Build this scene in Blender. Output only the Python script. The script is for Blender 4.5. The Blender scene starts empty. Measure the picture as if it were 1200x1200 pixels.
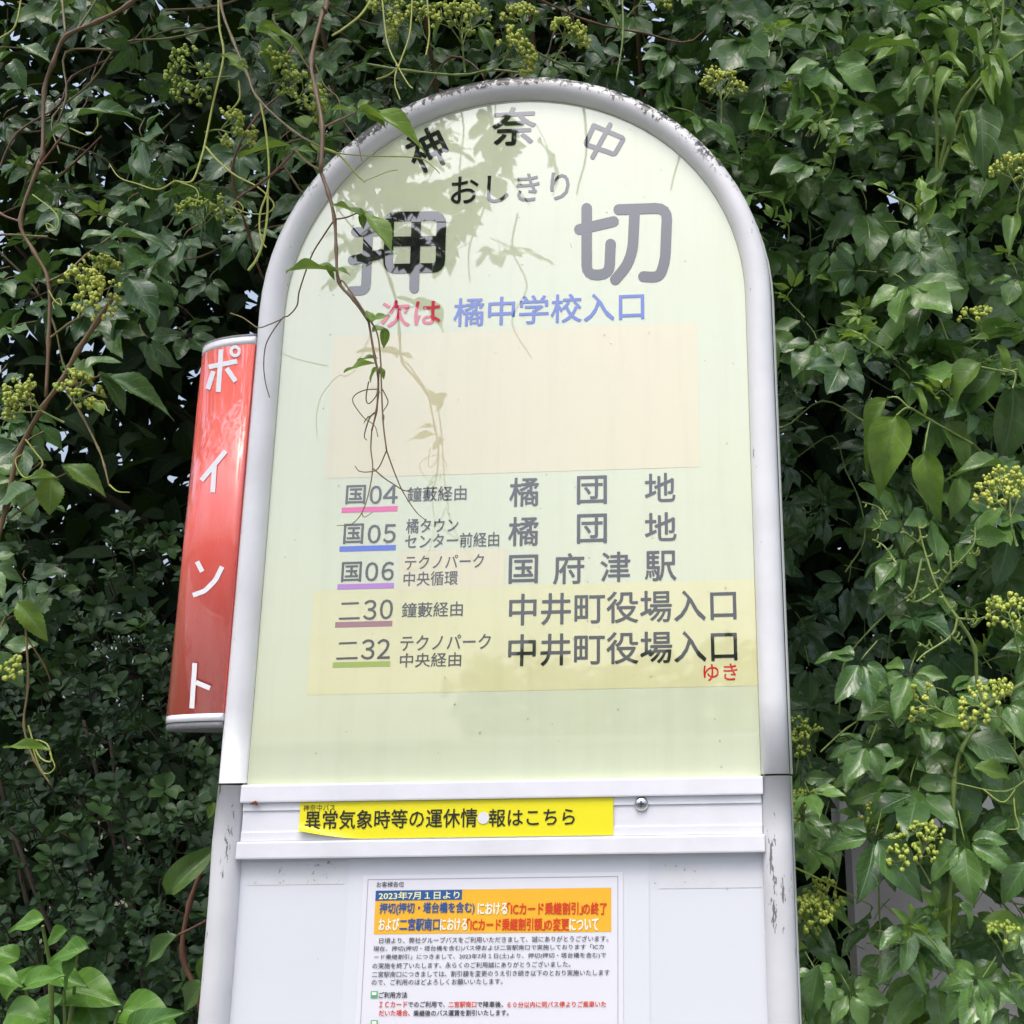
import bpy, bmesh, math, random
import numpy as np
from mathutils import Matrix, Vector

random.seed(7)
rng = np.random.default_rng(7)
SC = bpy.context.scene
COL = SC.collection
R = math.radians

# ---------------------------------------------------------------- camera
# camera axes measured from the sign's vanishing points (the photo is the left part of a 4:3 frame)
CAM = np.array([0.22026, -1.01430, 1.52])
ROT = np.array([[0.99835674, 0.02904408, 0.04939892],
                [0.055057, -0.24710014, -0.96742454],
                [-0.01589147, 0.96855457, -0.24829318]])
FOC = 1290.0
cd = bpy.data.cameras.new('camera')
cam = bpy.data.objects.new('camera', cd)
COL.objects.link(cam)
M4 = Matrix.Identity(4)
for i in range(3):
    for j in range(3):
        M4[i][j] = ROT[i][j]
    M4[i][3] = CAM[i]
cam.matrix_world = M4
cd.sensor_width = 36
cd.sensor_fit = 'HORIZONTAL'
cd.lens = 36 * FOC / 1200
cd.shift_x = -200 / 1200
cd.clip_start = 0.02
cd.clip_end = 3000
SC.camera = cam

# ---------------------------------------------------------------- light
SUN_EL, SUN_AZ = R(62), R(200)
w = bpy.data.worlds.new('World')
SC.world = w
w.use_nodes = True
nt = w.node_tree
bg = nt.nodes['Background']
sky = nt.nodes.new('ShaderNodeTexSky')
sky.sky_type = 'NISHITA'
sky.sun_disc = False
sky.sun_elevation = SUN_EL
sky.sun_rotation = SUN_AZ
sky.air_density = 1.0
sky.dust_density = 4.0
hs = nt.nodes.new('ShaderNodeHueSaturation')
hs.inputs['Saturation'].default_value = 0.66
nt.links.new(sky.outputs[0], hs.inputs['Color'])
# overcast: the cloud deck is darker towards the horizon
tcw = nt.nodes.new('ShaderNodeTexCoord')
sxw = nt.nodes.new('ShaderNodeSeparateXYZ')
nt.links.new(tcw.outputs['Generated'], sxw.inputs[0])
mrw = nt.nodes.new('ShaderNodeMapRange')
mrw.inputs[1].default_value = 0.0; mrw.inputs[2].default_value = 1.0
mrw.inputs[3].default_value = 0.36; mrw.inputs[4].default_value = 1.45
nt.links.new(sxw.outputs[2], mrw.inputs[0])
mxw = nt.nodes.new('ShaderNodeVectorMath'); mxw.operation = 'SCALE'
nt.links.new(hs.outputs[0], mxw.inputs[0]); nt.links.new(mrw.outputs[0], mxw.inputs['Scale'])
nt.links.new(mxw.outputs[0], bg.inputs[0])
bg.inputs[1].default_value = 0.15
sd = bpy.data.lights.new('sun', 'SUN')
sd.energy = 0.5
sd.angle = R(25)
sd.color = (1.0, 0.97, 0.93)
sun = bpy.data.objects.new('sun', sd)
COL.objects.link(sun)
# sun stands behind and above the camera, a little to the right
sdir = Vector((math.sin(SUN_AZ) * math.cos(SUN_EL) * -1, math.cos(SUN_AZ) * math.cos(SUN_EL), math.sin(SUN_EL)))
sun.rotation_euler = sdir.to_track_quat('Z', 'Y').to_euler()
sun.location = (0, -3, 6)
SC.view_settings.view_transform = 'Standard'
SC.view_settings.look = 'None'
SC.view_settings.gamma = 1
SC.view_settings.exposure = 1.12
SC.cycles.max_bounces = 8
SC.cycles.diffuse_bounces = 3
SC.cycles.glossy_bounces = 4
SC.cycles.transmission_bounces = 6
SC.cycles.transparent_max_bounces = 8
SC.cycles.caustics_reflective = False
SC.cycles.caustics_refractive = False
SC.cycles.use_denoising = True

# ---------------------------------------------------------------- measuring
def P(px, py, y=0.0):
    """a point of the photograph at depth y, in metres"""
    r = ROT @ np.array([(px - 800) / FOC, -(py - 600) / FOC, -1.0])
    return CAM + (y - CAM[1]) / r[1] * r

# ---------------------------------------------------------------- objects
ORG = {}
def link(o, parent=None):
    COL.objects.link(o)
    if parent is not None:
        o.parent = parent
    return o

def empty(name, loc, label, cat, group=None):
    o = bpy.data.objects.new(name, None)
    o.empty_display_size = 0.05
    o.location = loc
    ORG[o.name] = np.array(loc, float)
    link(o)
    o['label'] = label
    o['category'] = cat
    if group:
        o['group'] = group
    return o

def tag(o, label=None, cat=None, group=None, kind=None):
    if label: o['label'] = label
    if cat: o['category'] = cat
    if group: o['group'] = group
    if kind: o['kind'] = kind
    return o

def link_mesh(name, me, mat, parent=None, org=None):
    o = bpy.data.objects.new(name, me)
    if mat is not None:
        me.materials.append(mat)
    link(o, parent)
    if parent is None:
        o.location = (0, 0, 0) if org is None else org
        ORG[o.name] = np.zeros(3) if org is None else np.array(org, float)
    else:
        ORG[o.name] = ORG[parent.name]
    return o

class MB:
    """quads gathered into one mesh"""
    def __init__(s):
        s.V, s.F, s.UV, s.T, s.n = [], [], [], [], 0
    def add(s, V, F, uv=None, tone=0.5):
        s.V.append(V)
        s.F.append(np.asarray(F) + s.n)
        s.UV.append(np.zeros((len(V), 2)) if uv is None else uv)
        s.T.append(np.full(len(V), tone) if np.isscalar(tone) else tone)
        s.n += len(V)
    def build(s, name, mat, parent=None, smooth=True, org=None):
        if not s.V:
            return None
        V = np.concatenate(s.V); F = np.concatenate(s.F); UV = np.concatenate(s.UV); T = np.concatenate(s.T)
        o0 = ORG[parent.name] if parent is not None else (np.zeros(3) if org is None else np.array(org))
        V = V - o0
        me = bpy.data.meshes.new(name)
        me.vertices.add(len(V)); me.vertices.foreach_set('co', V.astype(np.float32).ravel())
        nf = len(F)
        me.loops.add(nf * 4); me.loops.foreach_set('vertex_index', F.astype(np.int32).ravel())
        me.polygons.add(nf); me.polygons.foreach_set('loop_start', np.arange(0, nf * 4, 4, dtype=np.int32))
        me.update(calc_edges=True)
        me.polygons.foreach_set('use_smooth', np.full(nf, smooth))
        uvl = me.uv_layers.new(name='UVMap')
        uvl.data.foreach_set('uv', UV[F.ravel()].astype(np.float32).ravel())
        a = me.attributes.new('tone', 'FLOAT', 'POINT')
        a.data.foreach_set('value', T.astype(np.float32))
        me.validate()
        return link_mesh(name, me, mat, parent, org)

def unit(v):
    v = np.asarray(v, float)
    return v / (np.linalg.norm(v) + 1e-9)

def smooth_path(pts, n=5):
    """Catmull-Rom through pts"""
    p = np.asarray(pts, float)
    if len(p) < 3:
        return np.array([p[0] + (p[-1] - p[0]) * t for t in np.linspace(0, 1, n)])
    q = np.vstack([2 * p[0] - p[1], p, 2 * p[-1] - p[-2]])
    out = []
    for i in range(1, len(q) - 2):
        for t in np.linspace(0, 1, n, endpoint=False):
            a, b, c, d = q[i - 1], q[i], q[i + 1], q[i + 2]
            out.append(.5 * (2 * b + (c - a) * t + (2 * a - 5 * b + 4 * c - d) * t * t + (3 * b - a - 3 * c + d) * t ** 3))
    out.append(q[-2])
    return np.array(out)

def tube(mb, path, r0, r1=None, k=6, tone=0.5, nodes=(), closed_ends=True):
    p = np.asarray(path, float)
    n = len(p)
    r1 = r0 if r1 is None else r1
    rad = np.linspace(r0, r1, n)
    for q in nodes:
        d = np.linalg.norm(p - np.asarray(q), axis=1)
        rad = rad * (1 + .55 * np.exp(-(d / (3.2 * r0)) ** 2))
    tg = np.gradient(p, axis=0)
    tg /= np.linalg.norm(tg, axis=1, keepdims=True) + 1e-9
    up = np.array([0, 0, 1.0]) if abs(tg[0, 2]) < .9 else np.array([1.0, 0, 0])
    V = []
    for i in range(n):
        up = unit(up - tg[i] * (up @ tg[i]))
        sd_ = np.cross(tg[i], up)
        for j in range(k):
            a = 2 * math.pi * j / k
            V.append(p[i] + rad[i] * (math.cos(a) * up + math.sin(a) * sd_))
    F = []
    for i in range(n - 1):
        for j in range(k):
            b = (j + 1) % k
            F.append((i * k + j, i * k + b, (i + 1) * k + b, (i + 1) * k + j))
    V = list(V)
    if closed_ends and k % 2 == 0:
        for e in (0, n - 1):
            c = len(V); V.append(p[e])
            for j in range(0, k, 2):
                F.append((c, e * k + j, e * k + (j + 1) % k, e * k + (j + 2) % k))
    mb.add(np.array(V), np.array(F), None, tone)

def box_bm(bm, x0, x1, y0, y1, z0, z1, bev=0.0):
    vs = [bm.verts.new((x, y, z)) for x in (x0, x1) for y in (y0, y1) for z in (z0, z1)]
    idx = [(0, 1, 3, 2), (4, 6, 7, 5), (0, 4, 5, 1), (2, 3, 7, 6), (0, 2, 6, 4), (1, 5, 7, 3)]
    fs = [bm.faces.new([vs[i] for i in f]) for f in idx]
    if bev:
        es = list({e for f in fs for e in f.edges})
        bmesh.ops.bevel(bm, geom=es, offset=bev, segments=2, affect='EDGES', profile=.6)

def bm_obj(name, bm, mat, parent=None, smooth=False, org=None):
    me = bpy.data.meshes.new(name)
    bmesh.ops.recalc_face_normals(bm, faces=bm.faces)
    o0 = ORG[parent.name] if parent is not None else (np.zeros(3) if org is None else np.array(org))
    bmesh.ops.translate(bm, verts=bm.verts, vec=-Vector(o0))
    bm.to_mesh(me); bm.free()
    if smooth:
        me.polygons.foreach_set('use_smooth', np.full(len(me.polygons), True))
    return link_mesh(name, me, mat, parent, org)

def box(name, x0, x1, y0, y1, z0, z1, mat, parent=None, bev=0.0, org=None):
    bm = bmesh.new()
    box_bm(bm, x0, x1, y0, y1, z0, z1, bev)
    return bm_obj(name, bm, mat, parent, org=org)

# ---------------------------------------------------------------- materials
class NM:
    def __init__(s, name):
        s.m = bpy.data.materials.new(name); s.m.use_nodes = True
        s.t = s.m.node_tree; s.b = s.t.nodes['Principled BSDF']; s.out = s.t.nodes['Material Output']
    def n(s, kind, **kw):
        x = s.t.nodes.new(kind)
        for k, v in kw.items(): setattr(x, k, v)
        return x
    def l(s, a, b): s.t.links.new(a, b)
    def mix(s, fac, a, b, blend='MIX'):
        x = s.n('ShaderNodeMix', data_type='RGBA', blend_type=blend)
        for sock, val in ((0, fac), (6, a), (7, b)):
            if hasattr(val, 'is_linked'): s.l(val, x.inputs[sock])
            else: x.inputs[sock].default_value = val if sock == 0 else (*val[:3], 1)
        return x.outputs[2]
    def math(s, op, a, b=None, clamp=False):
        x = s.n('ShaderNodeMath', operation=op, use_clamp=clamp)
        for i, v in ((0, a), (1, b)):
            if v is None: continue
            if hasattr(v, 'is_linked'): s.l(v, x.inputs[i])
            else: x.inputs[i].default_value = v
        return x.outputs[0]
    def noise(s, scale, detail=3, rough=.55, vec=None, stretch=None):
        x = s.n('ShaderNodeTexNoise'); x.inputs['Scale'].default_value = scale
        x.inputs['Detail'].default_value = detail; x.inputs['Roughness'].default_value = rough
        if vec is None:
            tc = s.n('ShaderNodeTexCoord'); vec = tc.outputs['Object']
        if stretch:
            mp = s.n('ShaderNodeMapping'); mp.inputs['Scale'].default_value = stretch
            s.l(vec, mp.inputs[0]); vec = mp.outputs[0]
        s.l(vec, x.inputs['Vector'])
        return x.outputs[0]
    def ramp(s, fac, a, b):
        x = s.n('ShaderNodeMapRange'); x.inputs[1].default_value = a; x.inputs[2].default_value = b
        s.l(fac, x.inputs[0])
        return x.outputs[0]

def simple(name, col, rough=.5, coat=0.0, metal=0.0, spec=.5, var=0.0, scale=40):
    k = NM(name); b = k.b
    b.inputs['Roughness'].default_value = rough
    b.inputs['Metallic'].default_value = metal
    b.inputs['Coat Weight'].default_value = coat
    b.inputs['Coat Roughness'].default_value = .02
    b.inputs['Specular IOR Level'].default_value = spec
    if var:
        f = k.noise(scale, 4)
        c = k.mix(f, tuple(x * (1 - var) for x in col), tuple(min(1, x * (1 + var)) for x in col))
        k.l(c, b.inputs['Base Color'])
    else:
        b.inputs['Base Color'].default_value = (*col, 1)
    return k.m

GLOSS_R = .035
def acrylic(name, col, blot=None, amount=.5, scale=9, speck=True):
    """print under glossy acrylic, a little yellowed in blotches"""
    k = NM(name); b = k.b
    b.inputs['Roughness'].default_value = GLOSS_R
    b.inputs['Specular IOR Level'].default_value = 1.0
    b.inputs['Coat Weight'].default_value = 1.0
    b.inputs['Coat Roughness'].default_value = .02
    b.inputs['Coat IOR'].default_value = 1.95
    c = None
    if blot is not None:
        f = k.ramp(k.noise(scale, 5, .6), .42, .72)
        c = k.mix(k.math('MULTIPLY', f, amount), col, blot)
    if speck:
        v = k.noise(260, 2, .5)
        f2 = k.math('MULTIPLY', k.ramp(v, .74, .78), .22, True)
        c = k.mix(f2, c if c is not None else col, tuple(x * .45 for x in col))
    if speck:
        # faint rain streaks and edge grime
        st_ = k.ramp(k.noise(34, 4, .6, stretch=(1.6, 1, .10)), .48, .80)
        c = k.mix(k.math('MULTIPLY', st_, .22, True), c, tuple(x * .72 for x in col))
        st2 = k.ramp(k.noise(16, 5, .65), .55, .78)
        c = k.mix(k.math('MULTIPLY', st2, .14, True), c, (.45, .50, .28))
    if c is None: b.inputs['Base Color'].default_value = (*col, 1)
    else: k.l(c, b.inputs['Base Color'])
    wv = k.n('ShaderNodeBump'); wv.inputs['Strength'].default_value = .012; wv.inputs['Distance'].default_value = .01
    k.l(k.noise(6, 2), wv.inputs['Height'])
    k.l(wv.outputs[0], b.inputs['Normal']); k.l(wv.outputs[0], b.inputs['Coat Normal'])
    return k.m

def frame_paint(name, col, lichen=False, scratch=.5, rough=.32):
    k = NM(name); b = k.b
    b.inputs['Roughness'].default_value = rough
    n1 = k.noise(18, 4)
    c = k.mix(k.ramp(n1, .3, .75), col, tuple(x * .86 for x in col))
    # scratches and specks of dirt
    n2 = k.noise(55, 5, .7, stretch=(2.2, 2.2, .55))
    n3 = k.noise(7, 2)
    thr = k.math('ADD', n2, k.math('MULTIPLY', k.math('SUBTRACT', n3, .5), .5))
    c = k.mix(k.math('MULTIPLY', k.ramp(thr, .735 - .05 * scratch, .755 - .05 * scratch), .8, True), c, (.05, .05, .045))
    if lichen:
        tc = k.n('ShaderNodeTexCoord')
        sx = k.n('ShaderNodeSeparateXYZ'); k.l(tc.outputs['Normal'], sx.inputs[0])
        so = k.n('ShaderNodeSeparateXYZ'); k.l(tc.outputs['Object'], so.inputs[0])
        hi = k.math('MULTIPLY', k.ramp(so.outputs[2], 2.08, 2.20), k.ramp(sx.outputs[2], -.45, .45), True)
        # dead band on the very crown keeps clean metal at the edge
        big = k.noise(150, 5, .75, stretch=(1, 1, .75))
        g = k.math('ADD', k.math('ADD', big, k.math('MULTIPLY', k.math('SUBTRACT', k.noise(14, 3), .5), .35)), k.math('MULTIPLY', hi, .16))
        f = k.math('MULTIPLY', k.ramp(g, .61, .635), k.ramp(hi, .12, .4), True)
        gr = k.math('MULTIPLY', k.ramp(so.outputs[2], 2.05, 2.25), .30, True)
        c = k.mix(gr, c, (.36, .35, .33))
        c = k.mix(k.math('MULTIPLY', f, .95), c, (.012, .013, .011))
    k.l(c, b.inputs['Base Color'])
    bp = k.n('ShaderNodeBump'); bp.inputs['Strength'].default_value = .12; bp.inputs['Distance'].default_value = .002
    k.l(k.noise(40, 4), bp.inputs['Height']); k.l(bp.outputs[0], b.inputs['Normal'])
    return k.m

def leaf_mat(name, dark, light, vein, rough=.38, transl=.22, tcol=(.16, .30, .03), veins=7, spec=.5, spots=.0):
    k = NM(name); b = k.b
    at = k.n('ShaderNodeAttribute', attribute_name='tone')
    uv = k.n('ShaderNodeUVMap')
    su = k.n('ShaderNodeSeparateXYZ'); k.l(uv.outputs[0], su.inputs[0])
    au = k.math('ABSOLUTE', k.math('SUBTRACT', su.outputs[0], .5))
    mid = k.ramp(au, .030, .012)
    s = k.math('SUBTRACT', su.outputs[1], k.math('MULTIPLY', au, .55))
    fr = k.math('FRACT', k.math('MULTIPLY', s, float(veins)))
    lat = k.ramp(k.math('ABSOLUTE', k.math('SUBTRACT', fr, .5)), .43, .49)
    lat = k.math('MULTIPLY', lat, .5, True)
    vn = k.math('MAXIMUM', mid, lat, True)
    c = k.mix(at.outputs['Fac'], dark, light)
    nz = k.noise(70, 4)
    c = k.mix(k.math('MULTIPLY', k.ramp(nz, .35, .75), .45), c, tuple(x * .55 for x in dark))
    if spots:
        c = k.mix(k.math('MULTIPLY', k.ramp(k.noise(190, 3), .70, .74), spots, True), c, (.16, .13, .03))
    c = k.mix(k.math('MULTIPLY', vn, .55), c, vein)
    k.l(c, b.inputs['Base Color'])
    rr = k.ramp(k.noise(45, 3), .3, .7)
    k.l(k.math('ADD', k.math('MULTIPLY', rr, .16), rough - .08), b.inputs['Roughness'])
    b.inputs['Specular IOR Level'].default_value = spec
    bp = k.n('ShaderNodeBump'); bp.inputs['Strength'].default_value = .35; bp.inputs['Distance'].default_value = .0012
    h = k.math('SUBTRACT', k.math('MULTIPLY', k.noise(120, 2), .5), vn)
    k.l(h, bp.inputs['Height']); k.l(bp.outputs[0], b.inputs['Normal'])
    tr = k.n('ShaderNodeBsdfTranslucent')
    tc = k.mix(.5, c, tcol)
    k.l(tc, tr.inputs[0])
    mx = k.n('ShaderNodeMixShader'); mx.inputs[0].default_value = transl
    k.l(b.outputs[0], mx.inputs[1]); k.l(tr.outputs[0], mx.inputs[2])
    k.l(mx.outputs[0], k.out.inputs[0])
    return k.m

def stem_mat(name, a, bcol, rough=.45):
    k = NM(name)
    at = k.n('ShaderNodeAttribute', attribute_name='tone')
    c = k.mix(at.outputs['Fac'], a, bcol)
    c = k.mix(k.math('MULTIPLY', k.noise(150, 3), .5), c, tuple(x * .5 for x in a))
    k.l(c, k.b.inputs['Base Color']); k.b.inputs['Roughness'].default_value = rough
    return k.m

WHITE_PAINT = frame_paint('white_frame_paint', (.74, .74, .76), lichen=True, scratch=.15)
POST_PAINT = frame_paint('worn_post_paint', (.62, .62, .64), scratch=2.5, rough=.45)
RAIL_PAINT = frame_paint('rail_paint', (.76, .76, .80), scratch=-.1, rough=.4)
BACK_METAL = simple('back_shell_metal', (.78, .78, .76), .35)
DARK = simple('gap_shade', (.02, .02, .022), .6)  # near-black colour standing in for shade in narrow gaps
PANEL = acrylic('pale_green_panel', (.655, .705, .50), (.66, .69, .45), .6, 7)
CREAM = acrylic('cream_patch', (.735, .675, .45), (.70, .66, .42), .5, 12)
YELLOW_PATCH = acrylic('yellow_patch', (.73, .71, .40), (.65, .65, .32), .7, 10)
INK = acrylic('black_ink', (.014, .013, .016), speck=False)
INK_RED = acrylic('red_ink', (.70, .03, .10), speck=False)
INK_RED2 = acrylic('vermilion_ink', (.62, .015, .012), speck=False)
INK_BLUE = acrylic('blue_ink', (.015, .09, .48), speck=False)
LINE_PINK = acrylic('pink_line', (.78, .06, .30), speck=False)
LINE_BLUE = acrylic('blue_line', (.03, .10, .62), speck=False)
LINE_PURPLE = acrylic('purple_line', (.42, .15, .55), speck=False)
LINE_MAUVE = acrylic('mauve_line', (.32, .12, .16), speck=False)
LINE_GREEN = acrylic('olive_line', (.30, .42, .03), speck=False)
BOARD = simple('white_board', (.66, .68, .72), .25, var=.04, scale=5)
FILM = simple('clear_film_over_white', (.68, .70, .74), .14, var=.03, scale=4)
PAPER = simple('notice_paper', (.72, .72, .77), .3)
STICKER = simple('yellow_sticker', (.80, .72, .015), .35, var=.04, scale=20)
STK_INK = simple('sticker_black_ink', (.02, .02, .018), .35)
STK_BACK = simple('sticker_pale_square', (.66, .67, .60), .4)
ORANGE = simple('orange_print', (.84, .45, .035), .3, var=.06, scale=30)
PBLUE = simple('blue_print', (.03, .10, .30), .3)
PBLACK = simple('black_print', (.05, .05, .06), .35)
PRED = simple('red_print', (.68, .06, .02), .3)
PWHITE = simple('white_print', (.86, .84, .70), .3)
PPALE = simple('pale_yellow_print', (.80, .82, .45), .3)
PGREEN = simple('green_print', (.10, .42, .20), .3)
PGREY = simple('grey_print', (.32, .32, .35), .35)
STEEL = simple('screw_steel', (.62, .62, .63), .22, metal=1)
RUST = simple('rust', (.16, .045, .02), .8)
GREYCAP = simple('grey_cap', (.20, .20, .21), .45, var=.35, scale=160)

def red_gloss():
    k = NM('faded_red_film'); b = k.b
    n = k.noise(30, 5, .65, stretch=(1, 1, .22))
    f = k.ramp(n, .40, .62)
    c = k.mix(f, (.88, .105, .072), (.90, .17, .14))
    k.l(c, b.inputs['Base Color'])
    k.l(k.math('ADD', k.math('MULTIPLY', k.ramp(n, .45, .56), -.22), .32), b.inputs['Roughness'])
    b.inputs['Specular IOR Level'].default_value = .6
    b.inputs['Coat Weight'].default_value = .9
    b.inputs['Coat Roughness'].default_value = .03
    b.inputs['Coat IOR'].default_value = 1.6
    cw = k.ramp(k.noise(24, 5, .7, stretch=(1.6, 1.6, .3)), .60, .52)
    k.l(cw, b.inputs['Coat Weight'])
    return k.m
RED = red_gloss()
SIDE_WHITE = simple('side_panel_white', (.80, .80, .82), .25, coat=.5)

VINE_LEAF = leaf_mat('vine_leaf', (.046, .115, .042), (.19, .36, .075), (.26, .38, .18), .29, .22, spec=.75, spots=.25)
YOUNG_LEAF = leaf_mat('young_vine_leaf', (.06, .15, .03), (.24, .38, .05), (.30, .42, .16), .38, .32, (.35, .5, .05), spots=.3)
BOX_LEAF = leaf_mat('small_shrub_leaf', (.020, .052, .023), (.10, .20, .055), (.09, .14, .07), .40, .14, veins=4, spec=.3)
BROAD_LEAF = leaf_mat('broad_glossy_leaf', (.040, .125, .018), (.15, .32, .040), (.24, .42, .12), .34, .24, veins=5)
SHOOT_LEAF = leaf_mat('shoot_leaf', (.038, .095, .038), (.24, .40, .055), (.18, .27, .12), .33, .26, veins=6)
TREE_LEAF = leaf_mat('tree_leaf', (.006, .015, .006), (.020, .042, .014), (.03, .05, .024), .7, .05, veins=6, spec=.06)  # leaf colour set near black to carry the deep shade inside the hedge
STEM_RED = stem_mat('red_brown_stem', (.17, .075, .045), (.20, .22, .07))
STEM_GREEN = stem_mat('green_stem', (.13, .20, .05), (.30, .40, .10))
TENDRIL = stem_mat('tendril_green', (.30, .38, .06), (.50, .52, .12))
TENDRIL_BROWN = stem_mat('tendril_brown', (.13, .07, .03), (.28, .22, .08))
BUD = stem_mat('flower_bud', (.26, .38, .05), (.60, .62, .11), .5)
BARK = stem_mat('bark', (.05, .036, .026), (.10, .08, .06), .9)

# ================================================================ SETTING
def ground():
    bm = bmesh.new()
    vs = [bm.verts.new(v) for v in ((-400, -400, 0), (400, -400, 0), (400, 400, 0), (-400, 400, 0))]
    bm.faces.new(vs)
    k = NM('verge_soil')
    f = k.noise(3, 8, .65)
    k.l(k.mix(f, (.05, .045, .03), (.07, .09, .035)), k.b.inputs['Base Color']); k.b.inputs['Roughness'].default_value = .95
    tag(bm_obj('ground', bm, k.m), kind='structure')
    k = NM('asphalt')
    f = k.noise(90, 6, .7)
    k.l(k.mix(f, (.035, .036, .038), (.075, .075, .078)), k.b.inputs['Base Color']); k.b.inputs['Roughness'].default_value = .8
    tag(box('road', -60, 60, -7.4, -1.6, -.05, .006, k.m), kind='structure')
    k = simple('kerb_concrete', (.30, .30, .29), .85, var=.15, scale=20)
    tag(box('kerb', -60, 60, -1.6, -1.45, -.05, .13, k, bev=.01), kind='structure')
    k = simple('pavement_concrete', (.26, .26, .25), .85, var=.15, scale=12)
    tag(box('pavement', -60, 60, -1.45, .12, -.05, .11, k), kind='structure')
ground()

# ================================================================ LEAF TEMPLATES
def leaf_template(nu, nv, shape, fold=.18, droop=.25, wave=.03, serr=0.0, seed=0):
    """leaf of length 1 along +Y, unit half width along X, normal +Z"""
    r = np.random.default_rng(seed)
    us = np.linspace(-1, 1, nu); vs_ = np.linspace(0, 1, nv)
    ph = r.uniform(0, 6.28, 3)
    V, UV = [], []
    tw = r.uniform(-.25, .25); side = r.uniform(-.10, .10)
    for iv, v in enumerate(vs_):
        if shape == 'ellip': wd = math.sin(math.pi * min(1, v ** .92)) ** .85 * (1 - .25 * v)
        elif shape == 'ovate': wd = math.sin(math.pi * min(1, v ** .70)) ** .9 * (1.02 - .45 * v ** 2)
        elif shape == 'obovate': wd = math.sin(math.pi * min(1, v ** 1.45)) ** .62
        else: wd = math.sin(math.pi * v) ** 1.1
        wd = max(wd, .02)
        for u in us:
            ww = wd * (1 + (serr * (1 if iv % 2 else -1) if abs(u) > .9 else 0))
            x = u * ww
            z = fold * abs(u) * wd * .5 - droop * v * v + wave * math.sin(9 * v + ph[0] + 2 * u) * abs(u) + tw * u * ww * v * .4
            y = v - .5 * droop * droop * v * v
            V.append((x + side * v * v, y, z)); UV.append((u * .5 + .5, v))
    F = []
    for i in range(nv - 1):
        for j in range(nu - 1):
            a = i * nu + j
            F.append((a, a + 1, a + nu + 1, a + nu))
    return np.array(V), np.array(F), np.array(UV)

T_VINE = [leaf_template(5, 11, 'ellip', .18, d, .045, .045, i) for i, d in enumerate((.08, .18, .30, .12, .4, .05))]
T_VINE_HI = [leaf_template(7, 23, 'ellip', .30, d, .05, .05, 20 + i) for i, d in enumerate((.15, .3, .45, .2, .5))]
T_BOX = [leaf_template(3, 6, 'obovate', .25, d, .0, 0, 40 + i) for i, d in enumerate((.05, .15, .25))]
T_BROAD = [leaf_template(7, 13, 'ovate', .34, d, .05, 0, 60 + i) for i, d in enumerate((.15, .3, .45, .22))]
T_TREE = [leaf_template(3, 5, 'ellip', .2, d, .02, 0, 80 + i) for i, d in enumerate((.1, .3, .5))]

def put_leaf(mb, T, pos, t, n, L, W, tone):
    t = unit(t); n = np.asarray(n, float)
    z = unit(n - t * (n @ t)); x = np.cross(t, z)
    V = T[0]
    V2 = pos + V[:, :1] * (W * .5) * x + V[:, 1:2] * L * t + V[:, 2:3] * L * z
    mb.add(V2, T[1], T[2], tone)

def pick(lst): return lst[int(rng.integers(len(lst)))]

def rot_about(v, ax, a):
    ax = unit(ax)
    return v * math.cos(a) + np.cross(ax, v) * math.sin(a) + ax * (ax @ v) * (1 - math.cos(a))

def compound(mb, st, pos, t, n, size, tone, T=T_VINE, petiole=True, nl=5, wr=.56, stone=.4):
    """bushkiller leaf: five leaflets spread like a foot"""
    t = unit(t); n = unit(n - t * (n @ t))
    if petiole:
        b = pos - t * size * .55 + np.array([0, .25, .1]) * size * .4
        tube(st, smooth_path([b, pos - t * size * .2 + n * size * .05, pos], 3), .0009, .0007, 4, stone)
    plan = [(0, 1.0), (R(46), .82), (-R(46), .82), (R(92), .6), (-R(92), .6)][:nl]
    for a, s in plan:
        d = rot_about(t, n, a + rng.normal(0, .12))
        nn = unit(n + rng.normal(0, .22, 3) + d * .1)
        base = pos + d * size * .14
        put_leaf(mb, pick(T), base, d, nn, size * s * rng.uniform(.88, 1.1), size * s * wr * rng.uniform(.9, 1.15),
                 min(1, max(0, tone + rng.normal(0, .08))))

CUBE = None
def sphere_q():
    g = [-1, 0, 1]
    pts = {}; F = []
    def vid(p):
        k = tuple(p)
        if k not in pts: pts[k] = len(pts)
        return pts[k]
    for ax in range(3):
        for s in (-1, 1):
            for i in range(2):
                for j in range(2):
                    q = []
                    for (a, b) in ((i, j), (i + 1, j), (i + 1, j + 1), (i, j + 1)):
                        p = [0, 0, 0]; p[ax] = s; p[(ax + 1) % 3] = g[a]; p[(ax + 2) % 3] = g[b]
                        q.append(vid(p))
                    F.append(q if s > 0 else q[::-1])
    V = np.array(list(pts.keys()), float)
    return V / np.linalg.norm(V, axis=1, keepdims=True), np.array(F)
SPH = sphere_q()
def ball(mb, p, r, tone): mb.add(np.asarray(p) + SPH[0] * r * np.array([1, 1, 1.15]), SPH[1], None, tone)

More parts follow.
